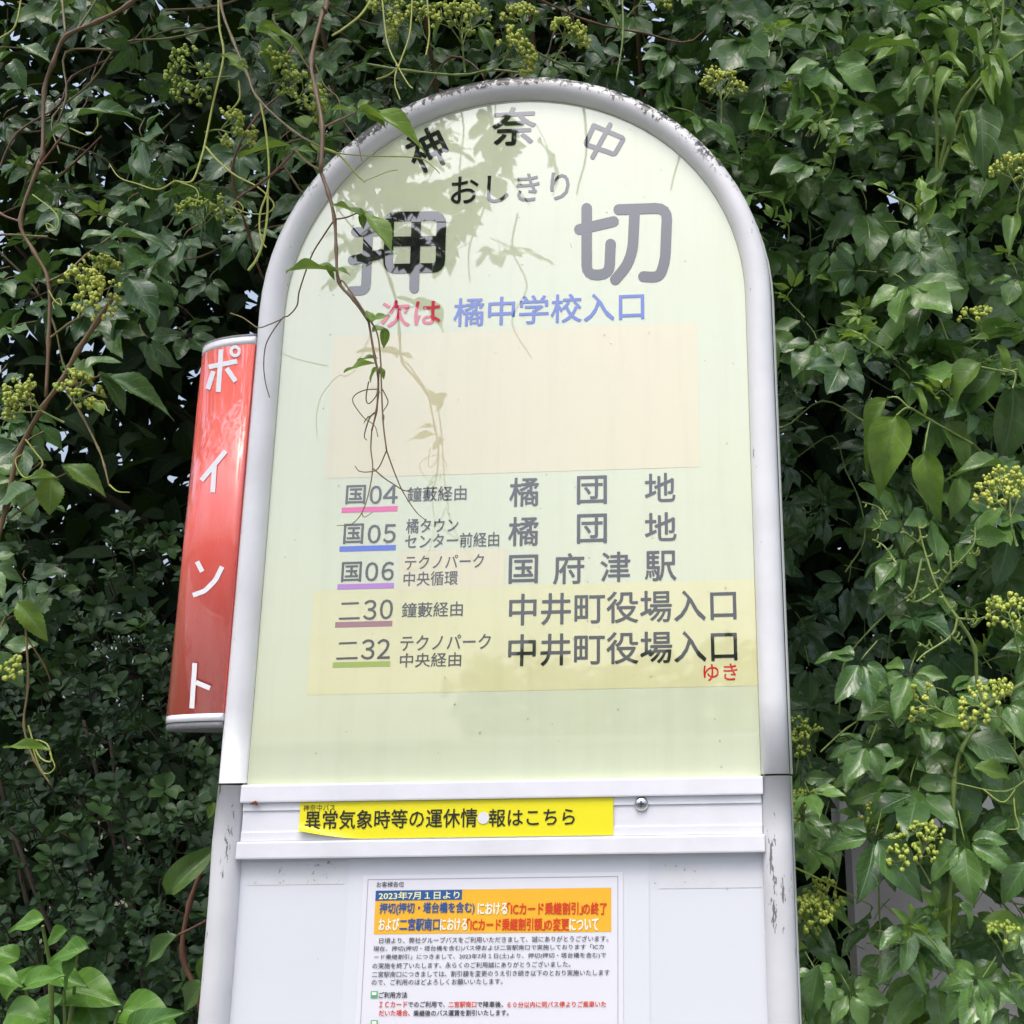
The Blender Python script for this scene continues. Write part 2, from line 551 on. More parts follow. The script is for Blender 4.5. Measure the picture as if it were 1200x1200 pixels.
def corymb(st, bd, pos, d, size, levels=3, buds=True, tone=.5, r=.0013, spread=.62):
    """flat-topped forking flower head"""
    d = unit(d)
    def rec(p, d, L, lv, r):
        e = p + d * L
        mid = (p + e) / 2 + rng.normal(0, L * .05, 3)
        tube(st, smooth_path([p, mid, e], 2), r, r * .8, 4, tone + rng.normal(0, .1))
        if lv == 0:
            if buds:
                for _ in range(int(rng.integers(3, 6))):
                    q = e + unit(d + rng.normal(0, .9, 3)) * size * rng.uniform(.02, .075)
                    ball(bd, q, rng.uniform(.0013, .0024), min(1, max(0, tone + rng.normal(0, .25))))
            return
        k = int(rng.integers(2, 5)) if lv < levels else 4
        a0 = rng.uniform(0, 6.28)
        for i in range(k):
            ax = unit(np.cross(d, unit(rng.normal(0, 1, 3))))
            s1 = unit(np.cross(d, [.3, .5, .8])); s2 = np.cross(d, s1)
            a = a0 + i * 6.283 / k + rng.normal(0, .3)
            nd = unit(d * math.cos(spread) + (s1 * math.cos(a) + s2 * math.sin(a)) * math.sin(spread))
            rec(e, nd, L * rng.uniform(.55, .8), lv - 1, r * .75)
    rec(np.asarray(pos, float), d, size * .38, levels, r)

class Plant:
    """a plant: an Empty with stem, foliage, tendrils and flower heads"""
    def __init__(s, name, label, cat, loc, group=None):
        s.root = empty(name, tuple(loc), label, cat, group)
        s.stem, s.leaf, s.young, s.tends, s.fl, s.stems = MB(), MB(), MB(), [], [], []
    def stemline(s, pts, ys, r0, r1=None, tone=.4, n=5, k=6, nodes=True):
        ys = np.linspace(ys[0], ys[1], len(pts)) if len(ys) == 2 else ys
        w3 = [P(a, b, y) for (a, b), y in zip(pts, ys)]
        m = MB(); tube(m, smooth_path(w3, n), r0, r1, k, tone, w3[1:-1] if nodes else ()); s.stems.append(m)
        return w3
    def tendril(s, pts, ys, r0=.0008, r1=.0004, tone=.5, n=6):
        ys = np.linspace(ys[0], ys[-1], len(pts))
        m = MB()
        tube(m, smooth_path([P(a, b, y) for (a, b), y in zip(pts, ys)], n), r0, r1, 5, tone, closed_ends=False)
        s.tends.append(m)
    def leafpx(s, a, b, y, wr=.45, n=(0, -.8, .6), tone=.6, young=True, dy=0.0, T=None):
        pa, pb = P(*a, y), P(*b, y + dy)
        L = np.linalg.norm(pb - pa)
        put_leaf(s.young if young else s.leaf, pick(T or T_VINE_HI), pa, pb - pa, np.array(n), L, L * wr, tone)
    def head(s, px, y, d, size, levels=3, buds=True, tone=.5, r=.0013, spread=.62):
        st, bd = MB(), MB()
        corymb(st, bd, P(*px, y), d, size, levels, buds, tone, r, spread)
        s.fl.append((st, bd))
    def done(s, leaf_m=None, young_m=None, stem_m=None, tend_m=None, fl_m=None):
        rt = s.root
        o = s.stem.build('leaf_stalks', stem_m or STEM_RED, rt)
        if o: o['kind'] = 'stuff'
        for m in s.stems: m.build('stem', stem_m or STEM_RED, rt)
        s.leaf.build('foliage', leaf_m or VINE_LEAF, rt)
        o = s.young.build('young_foliage', young_m or YOUNG_LEAF, rt)
        for m in s.tends: m.build('tendril', tend_m or TENDRIL, rt)
        for st, bd in s.fl:
            f = st.build('flower_head', fl_m or STEM_GREEN, rt)
            if bd.V: bd.build('bud_cluster', BUD, f)

# ================================================================ BUS STOP SIGN
bus = empty('bus_stop_sign', (0, 0, 0), 'arch-topped white bus stop sign with a pale green name panel, standing against the hedge', 'bus stop sign')
CZ, RA = 2.00233, .2475
def arch_path(r, y, zb, n=40):
    pts = [(-r, y, z) for z in np.linspace(zb, CZ, 8)[:-1]]
    pts += [(-r * math.cos(a), y, CZ + r * math.sin(a)) for a in np.linspace(0, math.pi, n)]
    pts += [(r, y, z) for z in np.linspace(CZ, zb, 8)[1:]]
    return np.array(pts)
mb = MB(); tube(mb, arch_path(RA, 0, 1.5362), .0127, k=20); mb.build('arched_frame', WHITE_PAINT, bus)
mb = MB(); tube(mb, arch_path(.2506, .0175, 1.5362), .0133, k=16); mb.build('rear_frame', BACK_METAL, bus)
mb = MB(); tube(mb, arch_path(.2490, .0085, 1.5355), .0123, k=14); mb.build('frame_gap_shade', DARK, bus)  # dark tube standing in for the shaded gap between front and rear shells
# dark rubber between frame and panel
mb = MB(); tube(mb, arch_path(.2355, .0012, 1.534), .0016, k=8); mb.build('gasket', simple('gasket_grime', (.20, .21, .13), .7), bus)
for sx in (-1, 1):
    mb = MB()
    zs = np.linspace(1.5345, .10, 30)
    dent = [(.0035 * math.exp(-((z - 1.47) / .022) ** 2) if sx < 0 else 0) for z in zs]
    path = np.array([(sx * .2470 - d * .6, 0, z) for z, d in zip(zs, dent)])
    tube(mb, path, .0133, k=20)
    post = mb.build('post', POST_PAINT, bus)
    mb = MB(); tube(mb, np.array([(sx * .2488, .0085, z) for z in np.linspace(1.5340, .10, 10)]), .0122, k=12); mb.build('post_gap_shade', DARK, bus)  # dark tube again in place of the shaded gap behind the post
    mb = MB(); tube(mb, np.array([(sx * .2502, .0175, z) for z in np.linspace(1.5345, .10, 10)]), .0128, k=14)
    mb.build('rear_post', BACK_METAL, bus)

# name panel
bm = bmesh.new()
RP = .2385
out = [(-RP, 1.526)] + [(-RP * math.cos(a), CZ + RP * math.sin(a)) for a in np.linspace(0, math.pi, 48)] + [(RP, 1.526)]
f0 = bm.faces.new([bm.verts.new((x, 0, z)) for x, z in out])
ex = bmesh.ops.extrude_face_region(bm, geom=[f0])
for v in [v for v in ex['geom'] if isinstance(v, bmesh.types.BMVert)]: v.co.y = .006
panel = bm_obj('name_panel', bm, PANEL, bus)

def quad_mesh(name, pts, y, mat, parent, thick=.0):
    bm = bmesh.new()
    vs = [bm.verts.new((p[0], y, p[2])) for p in pts]
    f = bm.faces.new(vs)
    if thick:
        ex = bmesh.ops.extrude_face_region(bm, geom=[f])
        for v in [v for v in ex['geom'] if isinstance(v, bmesh.types.BMVert)]: v.co.y = y + thick
    return bm_obj(name, bm, mat, parent)

def px_rect(name, x0, y0, x1, y1, mat, parent, y, thick=0.0):
    """upright rectangle on the sign from the photo's corners (top-left, bottom-right)"""
    a, b = P(x0, y0, y), P(x1, y1, y)
    return quad_mesh(name, [(a[0], 0, a[2]), (b[0], 0, a[2]), (b[0], 0, b[2]), (a[0], 0, b[2])], y, mat, parent, thick)

def wrect(name, X0, X1, Z0, Z1, mat, parent, y, thick=0.0):
    return quad_mesh(name, [(X0, 0, Z1), (X1, 0, Z1), (X1, 0, Z0), (X0, 0, Z0)], y, mat, parent, thick)

YP1, YP2, YL = -.0002, -.0003, -.0004
wrect('cover_patch', -.1812, .1855, 1.8246, 1.9745, CREAM, panel, YP1)
px_rect('cover_patch', 469, 646.5, 591, 689, CREAM, panel, YP1)
a, b = P(368, 691, 0), P(886, 803.5, 0)
wrect('cover_patch', a[0], .2345, b[2], a[2] - .001, YELLOW_PATCH, panel, YP1 + .00005)

# lettering
FCACHE = {}
def text_mesh(body, res):
    key = (body, res)
    if key in FCACHE: return FCACHE[key]
    c = bpy.data.curves.new('t', 'FONT'); c.body = body; c.resolution_u = res
    o = bpy.data.objects.new('t', c); COL.objects.link(o)
    bpy.context.view_layer.update()
    me = bpy.data.meshes.new_from_object(o.evaluated_get(bpy.context.evaluated_depsgraph_get()))
    V = np.zeros(len(me.vertices) * 3); me.vertices.foreach_get('co', V); V = V.reshape(-1, 3)[:, :2]
    F = [tuple(p.vertices) for p in me.polygons]
    bpy.data.objects.remove(o); bpy.data.curves.remove(c); bpy.data.meshes.remove(me)
    FCACHE[key] = (V, F)
    return V, F

def text(name, body, x0, y0, x1, y1, mat, parent, y=YL, off=.012, res=3, rot=0.0, square=False):
    """writing whose ink fills the photo box x0..x1 (at mid height) and y0..y1 (at mid width)"""
    V, F = text_mesh(body, res)
    lo, hi = V.min(0), V.max(0)
    xm, ym = (x0 + x1) / 2, (y0 + y1) / 2
    X0, X1 = P(x0, ym, y)[0], P(x1, ym, y)[0]
    Z1, Z0 = P(xm, y0, y)[2], P(xm, y1, y)[2]
    c = np.array([(X0 + X1) / 2, (Z0 + Z1) / 2]); s = np.array([X1 - X0, Z1 - Z0]) / (hi - lo)
    Q = (V - (lo + hi) / 2) * s
    if rot:
        ca, sa = math.cos(rot), math.sin(rot)
        Q = Q @ np.array([[ca, sa], [-sa, ca]])
    Q = Q + c
    me = bpy.data.meshes.new(name)
    o0 = ORG[parent.name]
    # heavier strokes with rounded ends: the outline is laid down several times round a small circle
    em = (Z1 - Z0) / (hi[1] - lo[1])
    sh = [(0, 0)] if off <= 0 else [(off * em * math.cos(a), off * em * math.sin(a)) for a in np.linspace(0, 2 * math.pi, (8 if off > .02 else 4) + 1)[:-1] + .4]
    VV, FF = [], []
    for k_, (dx, dz) in enumerate(sh):
        VV += [(q[0] + dx - o0[0], y - k_ * .00002 - o0[1], q[1] + dz - o0[2]) for q in Q]
        FF += [tuple(i_ + k_ * len(Q) for i_ in f_) for f_ in F]
    me.from_pydata(VV, [], FF)
    me.update()
    return link_mesh(name, me, mat, parent)

def fillet(pts, r, n=5):
    p = [np.array(q, float) for q in pts]
    out = [p[0]]
    for i in range(1, len(p) - 1):
        a, b, c = p[i - 1], p[i], p[i + 1]
        u, v = a - b, c - b
        rr = min(r, np.linalg.norm(u) * .45, np.linalg.norm(v) * .45)
        s, e = b + u / np.linalg.norm(u) * rr, b + v / np.linalg.norm(v) * rr
        for t in np.linspace(0, 1, n):
            out.append((1 - t) ** 2 * s + 2 * t * (1 - t) * b + t * t * e)
    out.append(p[-1])
    # densify
    q = [out[0]]
    for a, b in zip(out[:-1], out[1:]):
        m = max(1, int(np.linalg.norm(b - a) / 6))
        for t in range(1, m + 1): q.append(a + (b - a) * t / m)
    return np.array(q)

def strokes(name, lst, wd, mat, parent, y=YL, rad=9, surf=None, cap='round'):
    """a character drawn as brushed strokes measured in the photo"""
    bm = bmesh.new()
    for i, s in enumerate(lst):
        w_ = wd
        if isinstance(s, dict): w_, s = s['w'], s['p']
        path = fillet(s, rad) if len(s) > 2 else fillet([s[0], ((s[0][0] + s[1][0]) / 2, (s[0][1] + s[1][1]) / 2), s[1]], .1)
        if surf is None:
            yy = y - i * .00004
            tg = np.gradient(path, axis=0); tg /= np.linalg.norm(tg, axis=1, keepdims=True)
            nr = np.c_[-tg[:, 1], tg[:, 0]]
            def vert(q):
                v = bm.verts.new(P(q[0], q[1], y)); v.co.y = yy
                return v
            rows = [(vert(q - n_ * w_ / 2), vert(q + n_ * w_ / 2)) for q, n_ in zip(path, nr)]
            for r0, r1 in zip(rows[:-1], rows[1:]): bm.faces.new((r0[0], r0[1], r1[1], r1[0]))
            if cap == 'round':
                for q, n_, sg, rw in ((path[0], nr[0], -1, rows[0]), (path[-1], nr[-1], 1, rows[-1])):
                    t_ = np.array([n_[1], -n_[0]]) * sg
                    arc = [vert(q + w_ / 2 * (n_ * math.cos(a) + t_ * math.sin(a))) for a in np.linspace(0, math.pi, 9)[1:-1]]
                    bm.faces.new([rw[1]] + arc + [rw[0]])
        else:
            p = path; tg = np.gradient(p, axis=0); tg /= np.linalg.norm(tg, axis=1, keepdims=True)
            nr = np.c_[-tg[:, 1], tg[:, 0]]
            rows = [[bm.verts.new(surf(*(q + k_ * n_ * w_ / 2), i)) for k_ in (-1, 0, 1)] for q, n_ in zip(p, nr)]
            for r0, r1 in zip(rows[:-1], rows[1:]):
                for j in range(2): bm.faces.new((r0[j], r0[j + 1], r1[j + 1], r1[j]))
    bmesh.ops.triangulate(bm, faces=[f for f in bm.faces if len(f.verts) > 4])
    return bm_obj(name, bm, mat, parent)

# the stop's name, drawn stroke by stroke in rounded gothic
strokes('title_character', [
    [(417, 271.8), (445, 271.0)],
    [(432.5, 252), (430, 305), (428.5, 340.5), (412, 341)],
    [(413, 305), (447, 297.5)],
    [(470, 253.6), (517.5, 253), (515.8, 313.6), (486, 314.3)], [(487, 314.3), (454.6, 315), (456.5, 253.8), (471, 253.6)],
    [(457, 283), (516, 282.2)],
    [(488, 255), (485.2, 338)]], 11.2, INK, panel, rad=9)
strokes('title_character', [
    [(687.5, 244), (687.5, 322.5), (714, 321.5), (715.5, 286)],
    [(679, 268.8), (719, 259.5)],
    [(725, 245.5), (782, 243.5), (779.5, 305), (773, 325), (754, 324)],
    [(743.5, 250), (741.5, 292), (735, 311), (721, 327.5)]], 12.4, INK, panel, rad=14)
text('lettering', '神', 479, 152, 522, 199, INK, panel, off=.016, rot=R(25))
text('lettering', '奈', 577.5, 126, 627.5, 169.5, INK, panel, off=.018)
strokes('lettering', [[(695, 148.5), (695.5, 147), (731, 162), (720, 181), (710, 177)], [(711, 177.5), (686, 169), (696, 147)], [(715, 146), (694.5, 184)]], 5.6, INK, panel, rad=3)
text('lettering', 'おしきり', 529, 204.5, 667, 236.5, INK, panel, off=.010)
text('lettering', '次は', 447.5, 351.5, 516, 382.5, INK_RED, panel, off=.016)
text('lettering', '橘中学校入口', 532, 345.5, 754.5, 378.5, INK_BLUE, panel, off=.014)
Z4 = lambda x0, x1: (380 + x0 / 4.615, 380 + x1 / 4.615)
for body, (x0, x1), y0, y1 in (('国', (405.5, 428), 568.6, 590.4), ('０', Z4(247, 309), 569.2, 590.2), ('４', Z4(319, 396), 569, 589.6),
                               ('国', (402.8, 425.5), 613.8, 637), ('０', Z4(236, 303), 615, 636.4), ('５', Z4(321, 385), 614.4, 635.8),
                               ('国', (400.4, 423.3), 658.6, 681.6), ('０', Z4(223, 290), 659, 680.8), ('６', Z4(311, 375), 658.4, 680),
                               ('３', Z4(213, 281), 703.2, 726.2), ('０', Z4(302, 370), 702.6, 725.4), ('３', Z4(201, 271), 749.4, 772.6), ('２', Z4(287, 355), 749, 771.8)):
    text('route_number', body, x0, y0, x1, y1, INK, panel, off=.010)
for s in ([(401, 707.5), (419.5, 706.7)], [(398, 725), (420.5, 724.3)]), ([(398, 754), (417, 753.2)], [(395, 771.8), (418, 771)]):
    strokes('route_number', list(s), 2.4, INK, panel, rad=1)
for (x0, y0, x1, y1, m) in ((400.5, 594.8, 465.6, 599.3, LINE_PINK), (398, 640.3, 463.5, 645.0, LINE_BLUE), (395.6, 684.7, 461.3, 689.5, LINE_PURPLE),
                            (393, 729.0, 459.5, 734.3, LINE_MAUVE), (390, 776.2, 457, 781.4, LINE_GREEN)):
    px_rect('underline', x0, y0, x1, y1 - .3, m, panel, YP2)
for body, b4 in (('鐘藪経由', (477.5, 569.8, 546.5, 587)), ('橘タウン', (476, 607.3, 537, 624.3)), ('センター前経由', (474.7, 624.6, 584.8, 641.6)),
                 ('テクノパーク', (474.7, 650.3, 567, 666.3)), ('中央循環', (473, 669.6, 536.5, 686.3)),
                 ('鐘藪経由', (471, 705.5, 542.2, 722.8)), ('テクノパーク', (469.5, 743.8, 575, 761.5)), ('中央経由', (468.8, 765, 540.3, 781.5))):
    text('lettering', body, *b4, INK, panel, off=.007, res=2)
for body, b4 in (('橘', (597.3, 559.8, 631.2, 593)), ('団', (676.5, 557.8, 710.8, 590.3)), ('地', (756, 554.7, 791, 587.7)),
                 ('橘', (596, 605.8, 630.8, 639.3)), ('団', (676.5, 602.5, 710.8, 636.3)), ('地', (756, 600.7, 792.3, 633.5)),
                 ('国', (596.5, 650.5, 630, 683.3)), ('府', (648.6, 648.6, 684.2, 684.2)), ('津', (704, 646.8, 738.2, 681.6)), ('駅', (756, 645.8, 792.3, 680.3)),
                 ('中井町役場入口', (597, 693.2, 862.5, 730)), ('中井町役場入口', (596, 740.8, 863.5, 778))):
    text('destination', body, *b4, INK, panel, off=.012, res=3)
text('lettering', 'ゆき', 824.5, 778, 864, 797.6, INK_RED2, panel, off=.008)

# rails, middle plate, sticker
def rail(name, z0, z1):
    o = box(name, -.2358, .2362, -.0105, .004, z0, z1, RAIL_PAINT, bus, bev=.0016)
    return o
rail('upper_rail', 1.5186, 1.5345)
rail('lower_rail', 1.4699, 1.4850)
plate = box('middle_plate', -.2340, .2345, -.0052, .004, 1.4845, 1.519, RAIL_PAINT, bus)
box('ridge', -.2338, .2343, -.0068, -.0050, 1.5115, 1.5185, RAIL_PAINT, plate, bev=.0004)
box('ridge', -.2338, .2343, -.0068, -.0050, 1.4852, 1.4930, RAIL_PAINT, plate, bev=.0004)
# sticker with a curled corner
ys = -.0075
X0, X1 = P(351, 958, ys)[0], P(718.7, 957, ys)[0]
Z1, Z0 = 1.5183, P(719, 978.5, ys)[2]
bm = bmesh.new(); grid = {}
NX, NZ = 60, 10
for i in range(NX + 1):
    for j in range(NZ + 1):
        u, v = i / NX, j / NZ
        x, z, y = X0 + (X1 - X0) * u, Z0 + (Z1 - Z0) * v, ys
        d = max(0, 1 - (u / .20 + v / .45))
        grid[i, j] = bm.verts.new((x + .0015 * d, y - .006 * d ** 1.3, z + .008 * d ** 1.5))
for i in range(NX):
    for j in range(NZ):
        bm.faces.new((grid[i, j], grid[i + 1, j], grid[i + 1, j + 1], grid[i, j + 1]))
sticker = bm_obj('sticker', bm, STICKER, bus, smooth=True)
ys2 = ys - .0005
text('lettering', '神奈中バス', 355.5, 942.8, 392.6, 950.4, STK_INK, sticker, y=ys2, off=.0, res=2)
text('lettering', '異常気象時等の運休情', 357.5, 948.7, 559, 970.7, STK_INK, sticker, y=ys2, off=.010, res=2)
text('lettering', '報はこちら', 573, 947.5, 673.5, 968, STK_INK, sticker, y=ys2, off=.010, res=2)
bm = bmesh.new()
c = P(566.5, 958.5, ys2)
bmesh.ops.create_circle(bm, cap_ends=True, radius=.0052, segments=24, matrix=Matrix.Translation(Vector((c[0], ys2 - .0002, c[2]))) @ Matrix.Rotation(R(90), 4, 'X'))
bm_obj('hole_cover', bm, RAIL_PAINT, sticker)
# screw head with a cross slot
c = P(751.5, 942, -.008)
bm = bmesh.new()
prof = [(0, -.0030), (.002, -.0029), (.0045, -.0022), (.0060, -.0008), (.0064, .0012)]
rings = []
for r_, y_ in prof[1:]:
    rings.append([bm.verts.new((c[0] + r_ * math.cos(a), -.0068 + y_, c[2] + r_ * math.sin(a))) for a in np.linspace(0, 2 * math.pi, 25)[:-1]])
bm.faces.new(rings[0])
for a_, b_ in zip(rings[:-1], rings[1:]):
    for j in range(24): bm.faces.new((a_[j], a_[(j + 1) % 24], b_[(j + 1) % 24], b_[j]))
scr = bm_obj('screw', bm, STEEL, bus, smooth=True)
bm = bmesh.new()
box_bm(bm, c[0] - .0026, c[0] + .0026, -.0103, -.0096, c[2] - .0006, c[2] + .0006)
box_bm(bm, c[0] - .0006, c[0] + .0006, -.0104, -.0096, c[2] - .0026, c[2] + .0026)
bm_obj('cross_slot', bm, DARK, scr)
# rust bleed at the left rail end
bm = bmesh.new()
c = P(299, 941, -.0112)
for k_ in range(7):
    q = c + np.array([rng.normal(0, .0022), 0, rng.normal(0, .0005)])
    bmesh.ops.create_icosphere(bm, subdivisions=1, radius=float(rng.uniform(.0006, .0016)), matrix=Matrix.Translation(Vector(q)))
bm_obj('rust_spot', bm, RUST, bus)

# notice board below
board = box('notice_board', -.2360, .2360, .0008, .007, .76, 1.4720, BOARD, bus)
a, b = P(405, 1100, .0004), P(761, 1100, .0004)
wrect('centre_film', a[0], b[0], .80, 1.4690, FILM, board, .0004)
def residue():
    k = NM('tape_residue')
    n1 = k.noise(210, 5, .7); n2 = k.noise(28, 3)
    f = k.math('MULTIPLY', k.ramp(k.math('ADD', n1, k.math('MULTIPLY', n2, .35)), .80, .84), .6, True)
    c_ = k.mix(k.ramp(n2, .4, .7), (.65, .66, .69), (.60, .61, .62))
    c_ = k.mix(f, c_, (.10, .09, .08))
    k.l(c_, k.b.inputs['Base Color']); k.b.inputs['Roughness'].default_value = .6
    return k.m
RES = residue()
px_rect('tape_residue', 292, 1010, 403, 1036, RES, board, .0005)
px_rect('tape_residue', 772, 1012, 893, 1040, RES, board, .0005)
box('board_foot_rail', -.2360, .2362, -.0095, .004, .744, .7605, RAIL_PAINT, bus, bev=.0016)
bm = bmesh.new(); box_bm(bm, -.30, .30, -.16, .16, .11, .20, .02)
bm_obj('concrete_base', bm, simple('base_concrete', (.34, .34, .33), .9, var=.2, scale=25), bus)

# paper notice
yn = -.0003
a, b = P(426, 1023, yn), P(730, 1023, yn)
bm = bmesh.new(); box_bm(bm, a[0], b[0], yn, yn + .0004, 1.12, P(578, 1024, yn)[2])
notice = bm_obj('paper_notice', bm, PAPER, None)
tag(notice, 'printed white paper notice with an orange heading block, on the lower board', 'notice')
yq, yr, yt = yn - .0002, yn - .0004, yn - .0006
zt = P(578, 1028.6, yq)[2]; xl = P(431, 1030, yq)[0]; xr = P(724.3, 1027, yq)[0]
wrect('border_line', xl, xr, zt - .0005, zt, PGREY, notice, yq)
wrect('border_line', xl, xl + .0005, 1.13, zt - .0005, PGREY, notice, yq)
wrect('border_line', xr - .0005, xr, 1.13, zt - .0005, PGREY, notice, yq)
xb0, xb1 = P(440.5, 1043, yq)[0], P(716.3, 1041, yq)[0]
banner = wrect('heading_block', xb0, xb1, P(578, 1093.4, yq)[2], P(578, 1042.0, yq)[2], ORANGE, notice, yq)
wrect('date_block', xb0, P(541.3, 1049, yr)[0], P(490, 1055.0, yr)[2], P(490, 1043.2, yr)[2], PBLUE, notice, yr)
def nt_(body, x0, x1, y0, y1, m, off=.004, yy=None):
    text('lettering', body, x0, y0, x1, y1, m, notice, y=yy or yt, off=off, res=2)
nt_('お客様各位', 441.3, 473.5, 1033.2, 1039.6, PBLACK)
nt_('2023年7月１日より', 444, 538.5, 1044.8, 1053.8, PPALE, .02)
for segs, y0, y1 in (([('押切(押切・塔台橋を含む)', 445, 556, PBLUE), ('における', 560, 594.5, PWHITE), ('「ICカード乗継割引」', 594.5, 682.5, PRED), ('の終了', 683, 711, PRED)], 1057.6, 1071.8),
                     ([('および', 444, 467.5, PWHITE), ('二宮駅南口', 468.5, 515, PBLUE), ('における', 516, 547.5, PWHITE), ('「ICカード乗継割引額」', 547.5, 638.7, PRED), ('の変更', 639, 666.7, PRED), ('について', 667.5, 701, PWHITE)], 1076.2, 1090.4)):
    for body, x0, x1, m in segs: nt_(body, x0, x1, y0, y1, m, .022)
def zline(body, a, b, yc, m=PBLACK, h=7.0, off=.004):
    nt_(body, 420 + a / 3.75, 420 + b / 3.75, yc - h / 2, yc + h / 2, m, off)
zline('日頃より、弊社グループバスをご利用いただきまして、誠にありがとうございます。', 92, 1098, 1101)
zline('現在、押切(押切・塔台橋を含む)バス停および二宮駅南口で実施しております「ICカ', 66, 1078, 1111)
zline('ード乗継割引」につきまして、2023年7月１日(土)より、押切(押切・塔台橋を含む)で', 68, 1088, 1120.7)
zline('の実施を終了いたします。永らくのご利用誠にありがとうございました。', 62, 932, 1130.8)
zline('二宮駅南口につきましては、割引額を変更のうえ引き続き以下のとおり実施いたします', 60, 1104, 1140.7)
zline('ので、ご利用のほどよろしくお願いいたします。', 58, 634, 1150.6)
zline('ご利用方法', 90, 214, 1166, h=7.2, off=.02)
for body, a, b, yc, m in (('ＩＣカード', 92, 214, 1177, PRED), ('でのご利用で、', 218, 380, 1177, PBLACK), ('二宮駅南口', 396, 518, 1177, PRED), ('で降車後、', 522, 636, 1177, PBLACK),
                          ('６０分以内に同バス停よりご乗車いた', 655, 1088, 1177, PRED), ('だいた場合、', 90, 226, 1187, PRED), ('乗継後のバス運賃を割引いたします。', 242, 660, 1187, PBLACK)):
    zline(body, a, b, yc, m, 7.0, .018)
for yc in (1165.5, 1199.5):
    px_rect('bus_symbol', 434.6, yc - 4, 442.4, yc + 4, PGREEN, notice, yt)
    px_rect('bus_symbol_window', 436, yc - 2.8, 441, yc + .6, PWHITE, notice, yt - .0002)

# ---- red side panel on the left post
SX, SY, SA, SB = -.2585, .030, .0715, .040
def side_pt(a, z, o=0.0): return (SX - (SA + o) * math.sin(a), SY - (SB + o) * math.cos(a), z)
def side_shell(name, z0, z1, mat, parent, o=0.0, n=28):
    bm = bmesh.new()
    lo = [bm.verts.new(side_pt(a, z0, o)) for a in np.linspace(0, math.pi, n)]
    hi = [bm.verts.new(side_pt(a, z1, o)) for a in np.linspace(0, math.pi, n)]
    for j in range(n - 1): bm.faces.new((lo[j], lo[j + 1], hi[j + 1], hi[j])).smooth = True
    bm.faces.new((lo[0], hi[0], hi[-1], lo[-1]))
    bm.faces.new(lo); bm.faces.new(hi)
    return bm_obj(name, bm, mat, parent)
side = side_shell('side_panel', 1.5995, 1.9650, RED, bus)
side_shell('white_band', 1.5925, 1.5993, SIDE_WHITE, side)
side_shell('white_band', 1.9652, 1.9735, SIDE_WHITE, side)
side_shell('end_cap', 1.5860, 1.5923, GREYCAP, side, -.001)
side_shell('end_cap', 1.9737, 1.9765, GREYCAP, side, -.001)
box('gap_shade_strip', -.2590, -.2535, -.006, .0, 1.590, 1.972, simple('gap_shade_red', (.10, .012, .02), .6), side)  # dark strip drawn for the shaded gap between side panel and post
def side_surf(px, py, i=0):
    o = .0005 + i * .00006
    r = ROT @ np.array([(px - 800) / FOC, -(py - 600) / FOC, -1.0])
    A, B = SA + o, SB + o
    ox, oy = (CAM[0] - SX) / A, (CAM[1] - SY) / B; dx, dy = r[0] / A, r[1] / B
    qa, qb, qc = dx * dx + dy * dy, 2 * (ox * dx + oy * dy), ox * ox + oy * oy - 1
    t = (-qb - math.sqrt(max(0, qb * qb - 4 * qa * qc))) / (2 * qa)
    return tuple(CAM + t * r)
circ = [(275.6 + 4.9 * math.cos(a), 411.6 + 5.2 * math.sin(a)) for a in np.linspace(0, 2 * math.pi, 17)]
for nm, st_ in (('character', [[(244.5, 430), (278, 423.3)], [(259, 409.5), (255.8, 459.5)], [(250, 435), (243.5, 456)], [(265.5, 431.5), (276, 447)], {'w': 3.6, 'p': circ}]),
            ('character', [[(264.5, 528.5), (236, 563)], [(251.3, 546), (249.2, 577)]]),
            ('character', [[(230.8, 658), (237, 670)], [(260.3, 664), (252.5, 680), (240, 692.5), (226, 697.5)]]),
            ('character', [[(228.3, 777), (224.7, 830)], [(229.5, 799.5), (246, 806.5)]])):
    strokes(nm, st_, 5.6, SIDE_WHITE, side, surf=side_surf, rad=4)

# rain drops on the panel, frame and board
mb = MB()
for _ in range(110):
    if rng.random() < .9:
        x, z = rng.uniform(-.23, .23), rng.uniform(1.54, 2.2)
        if z > CZ and x * x + (z - CZ) ** 2 > .228 ** 2: continue
        y = -.0002
    else:
        x, z, y = rng.uniform(-.23, .23), rng.uniform(1.30, 1.465), .0006
    r_ = rng.uniform(.0004, .0009)
    mb.add(np.array([x, y, z]) + SPH[0] * r_ * np.array([1, .35, 1.2]), SPH[1])
k = NM('water')
tb = k.n('ShaderNodeBsdfTransparent'); gb = k.n('ShaderNodeBsdfGlossy'); gb.inputs['Roughness'].default_value = .05
fr = k.n('ShaderNodeFresnel'); fr.inputs[0].default_value = 1.5
mxs = k.n('ShaderNodeMixShader'); k.l(fr.outputs[0], mxs.inputs[0]); k.l(tb.outputs[0], mxs.inputs[1]); k.l(gb.outputs[0], mxs.inputs[2])
k.l(mxs.outputs[0], k.out.inputs[0])
o = mb.build('rain_drops', k.m, bus); o['kind'] = 'stuff'
#FOLIAGE
# ================================================================ FOLIAGE
UPF = np.array([0, -.62, .78])           # leaves turn up and out, to the light

def scatter(n, x0, x1, y0, y1, ya, yb, keep=None):
    """points spread through a slab of the hedge, in metres"""
    out = []
    while len(out) < n:
        px, py, y = rng.uniform(x0, x1), rng.uniform(y0, y1), rng.uniform(ya, yb)
        if keep is None or rng.random() < keep(px, py, y):
            out.append((P(px, py, y), px, py, y))
    return out

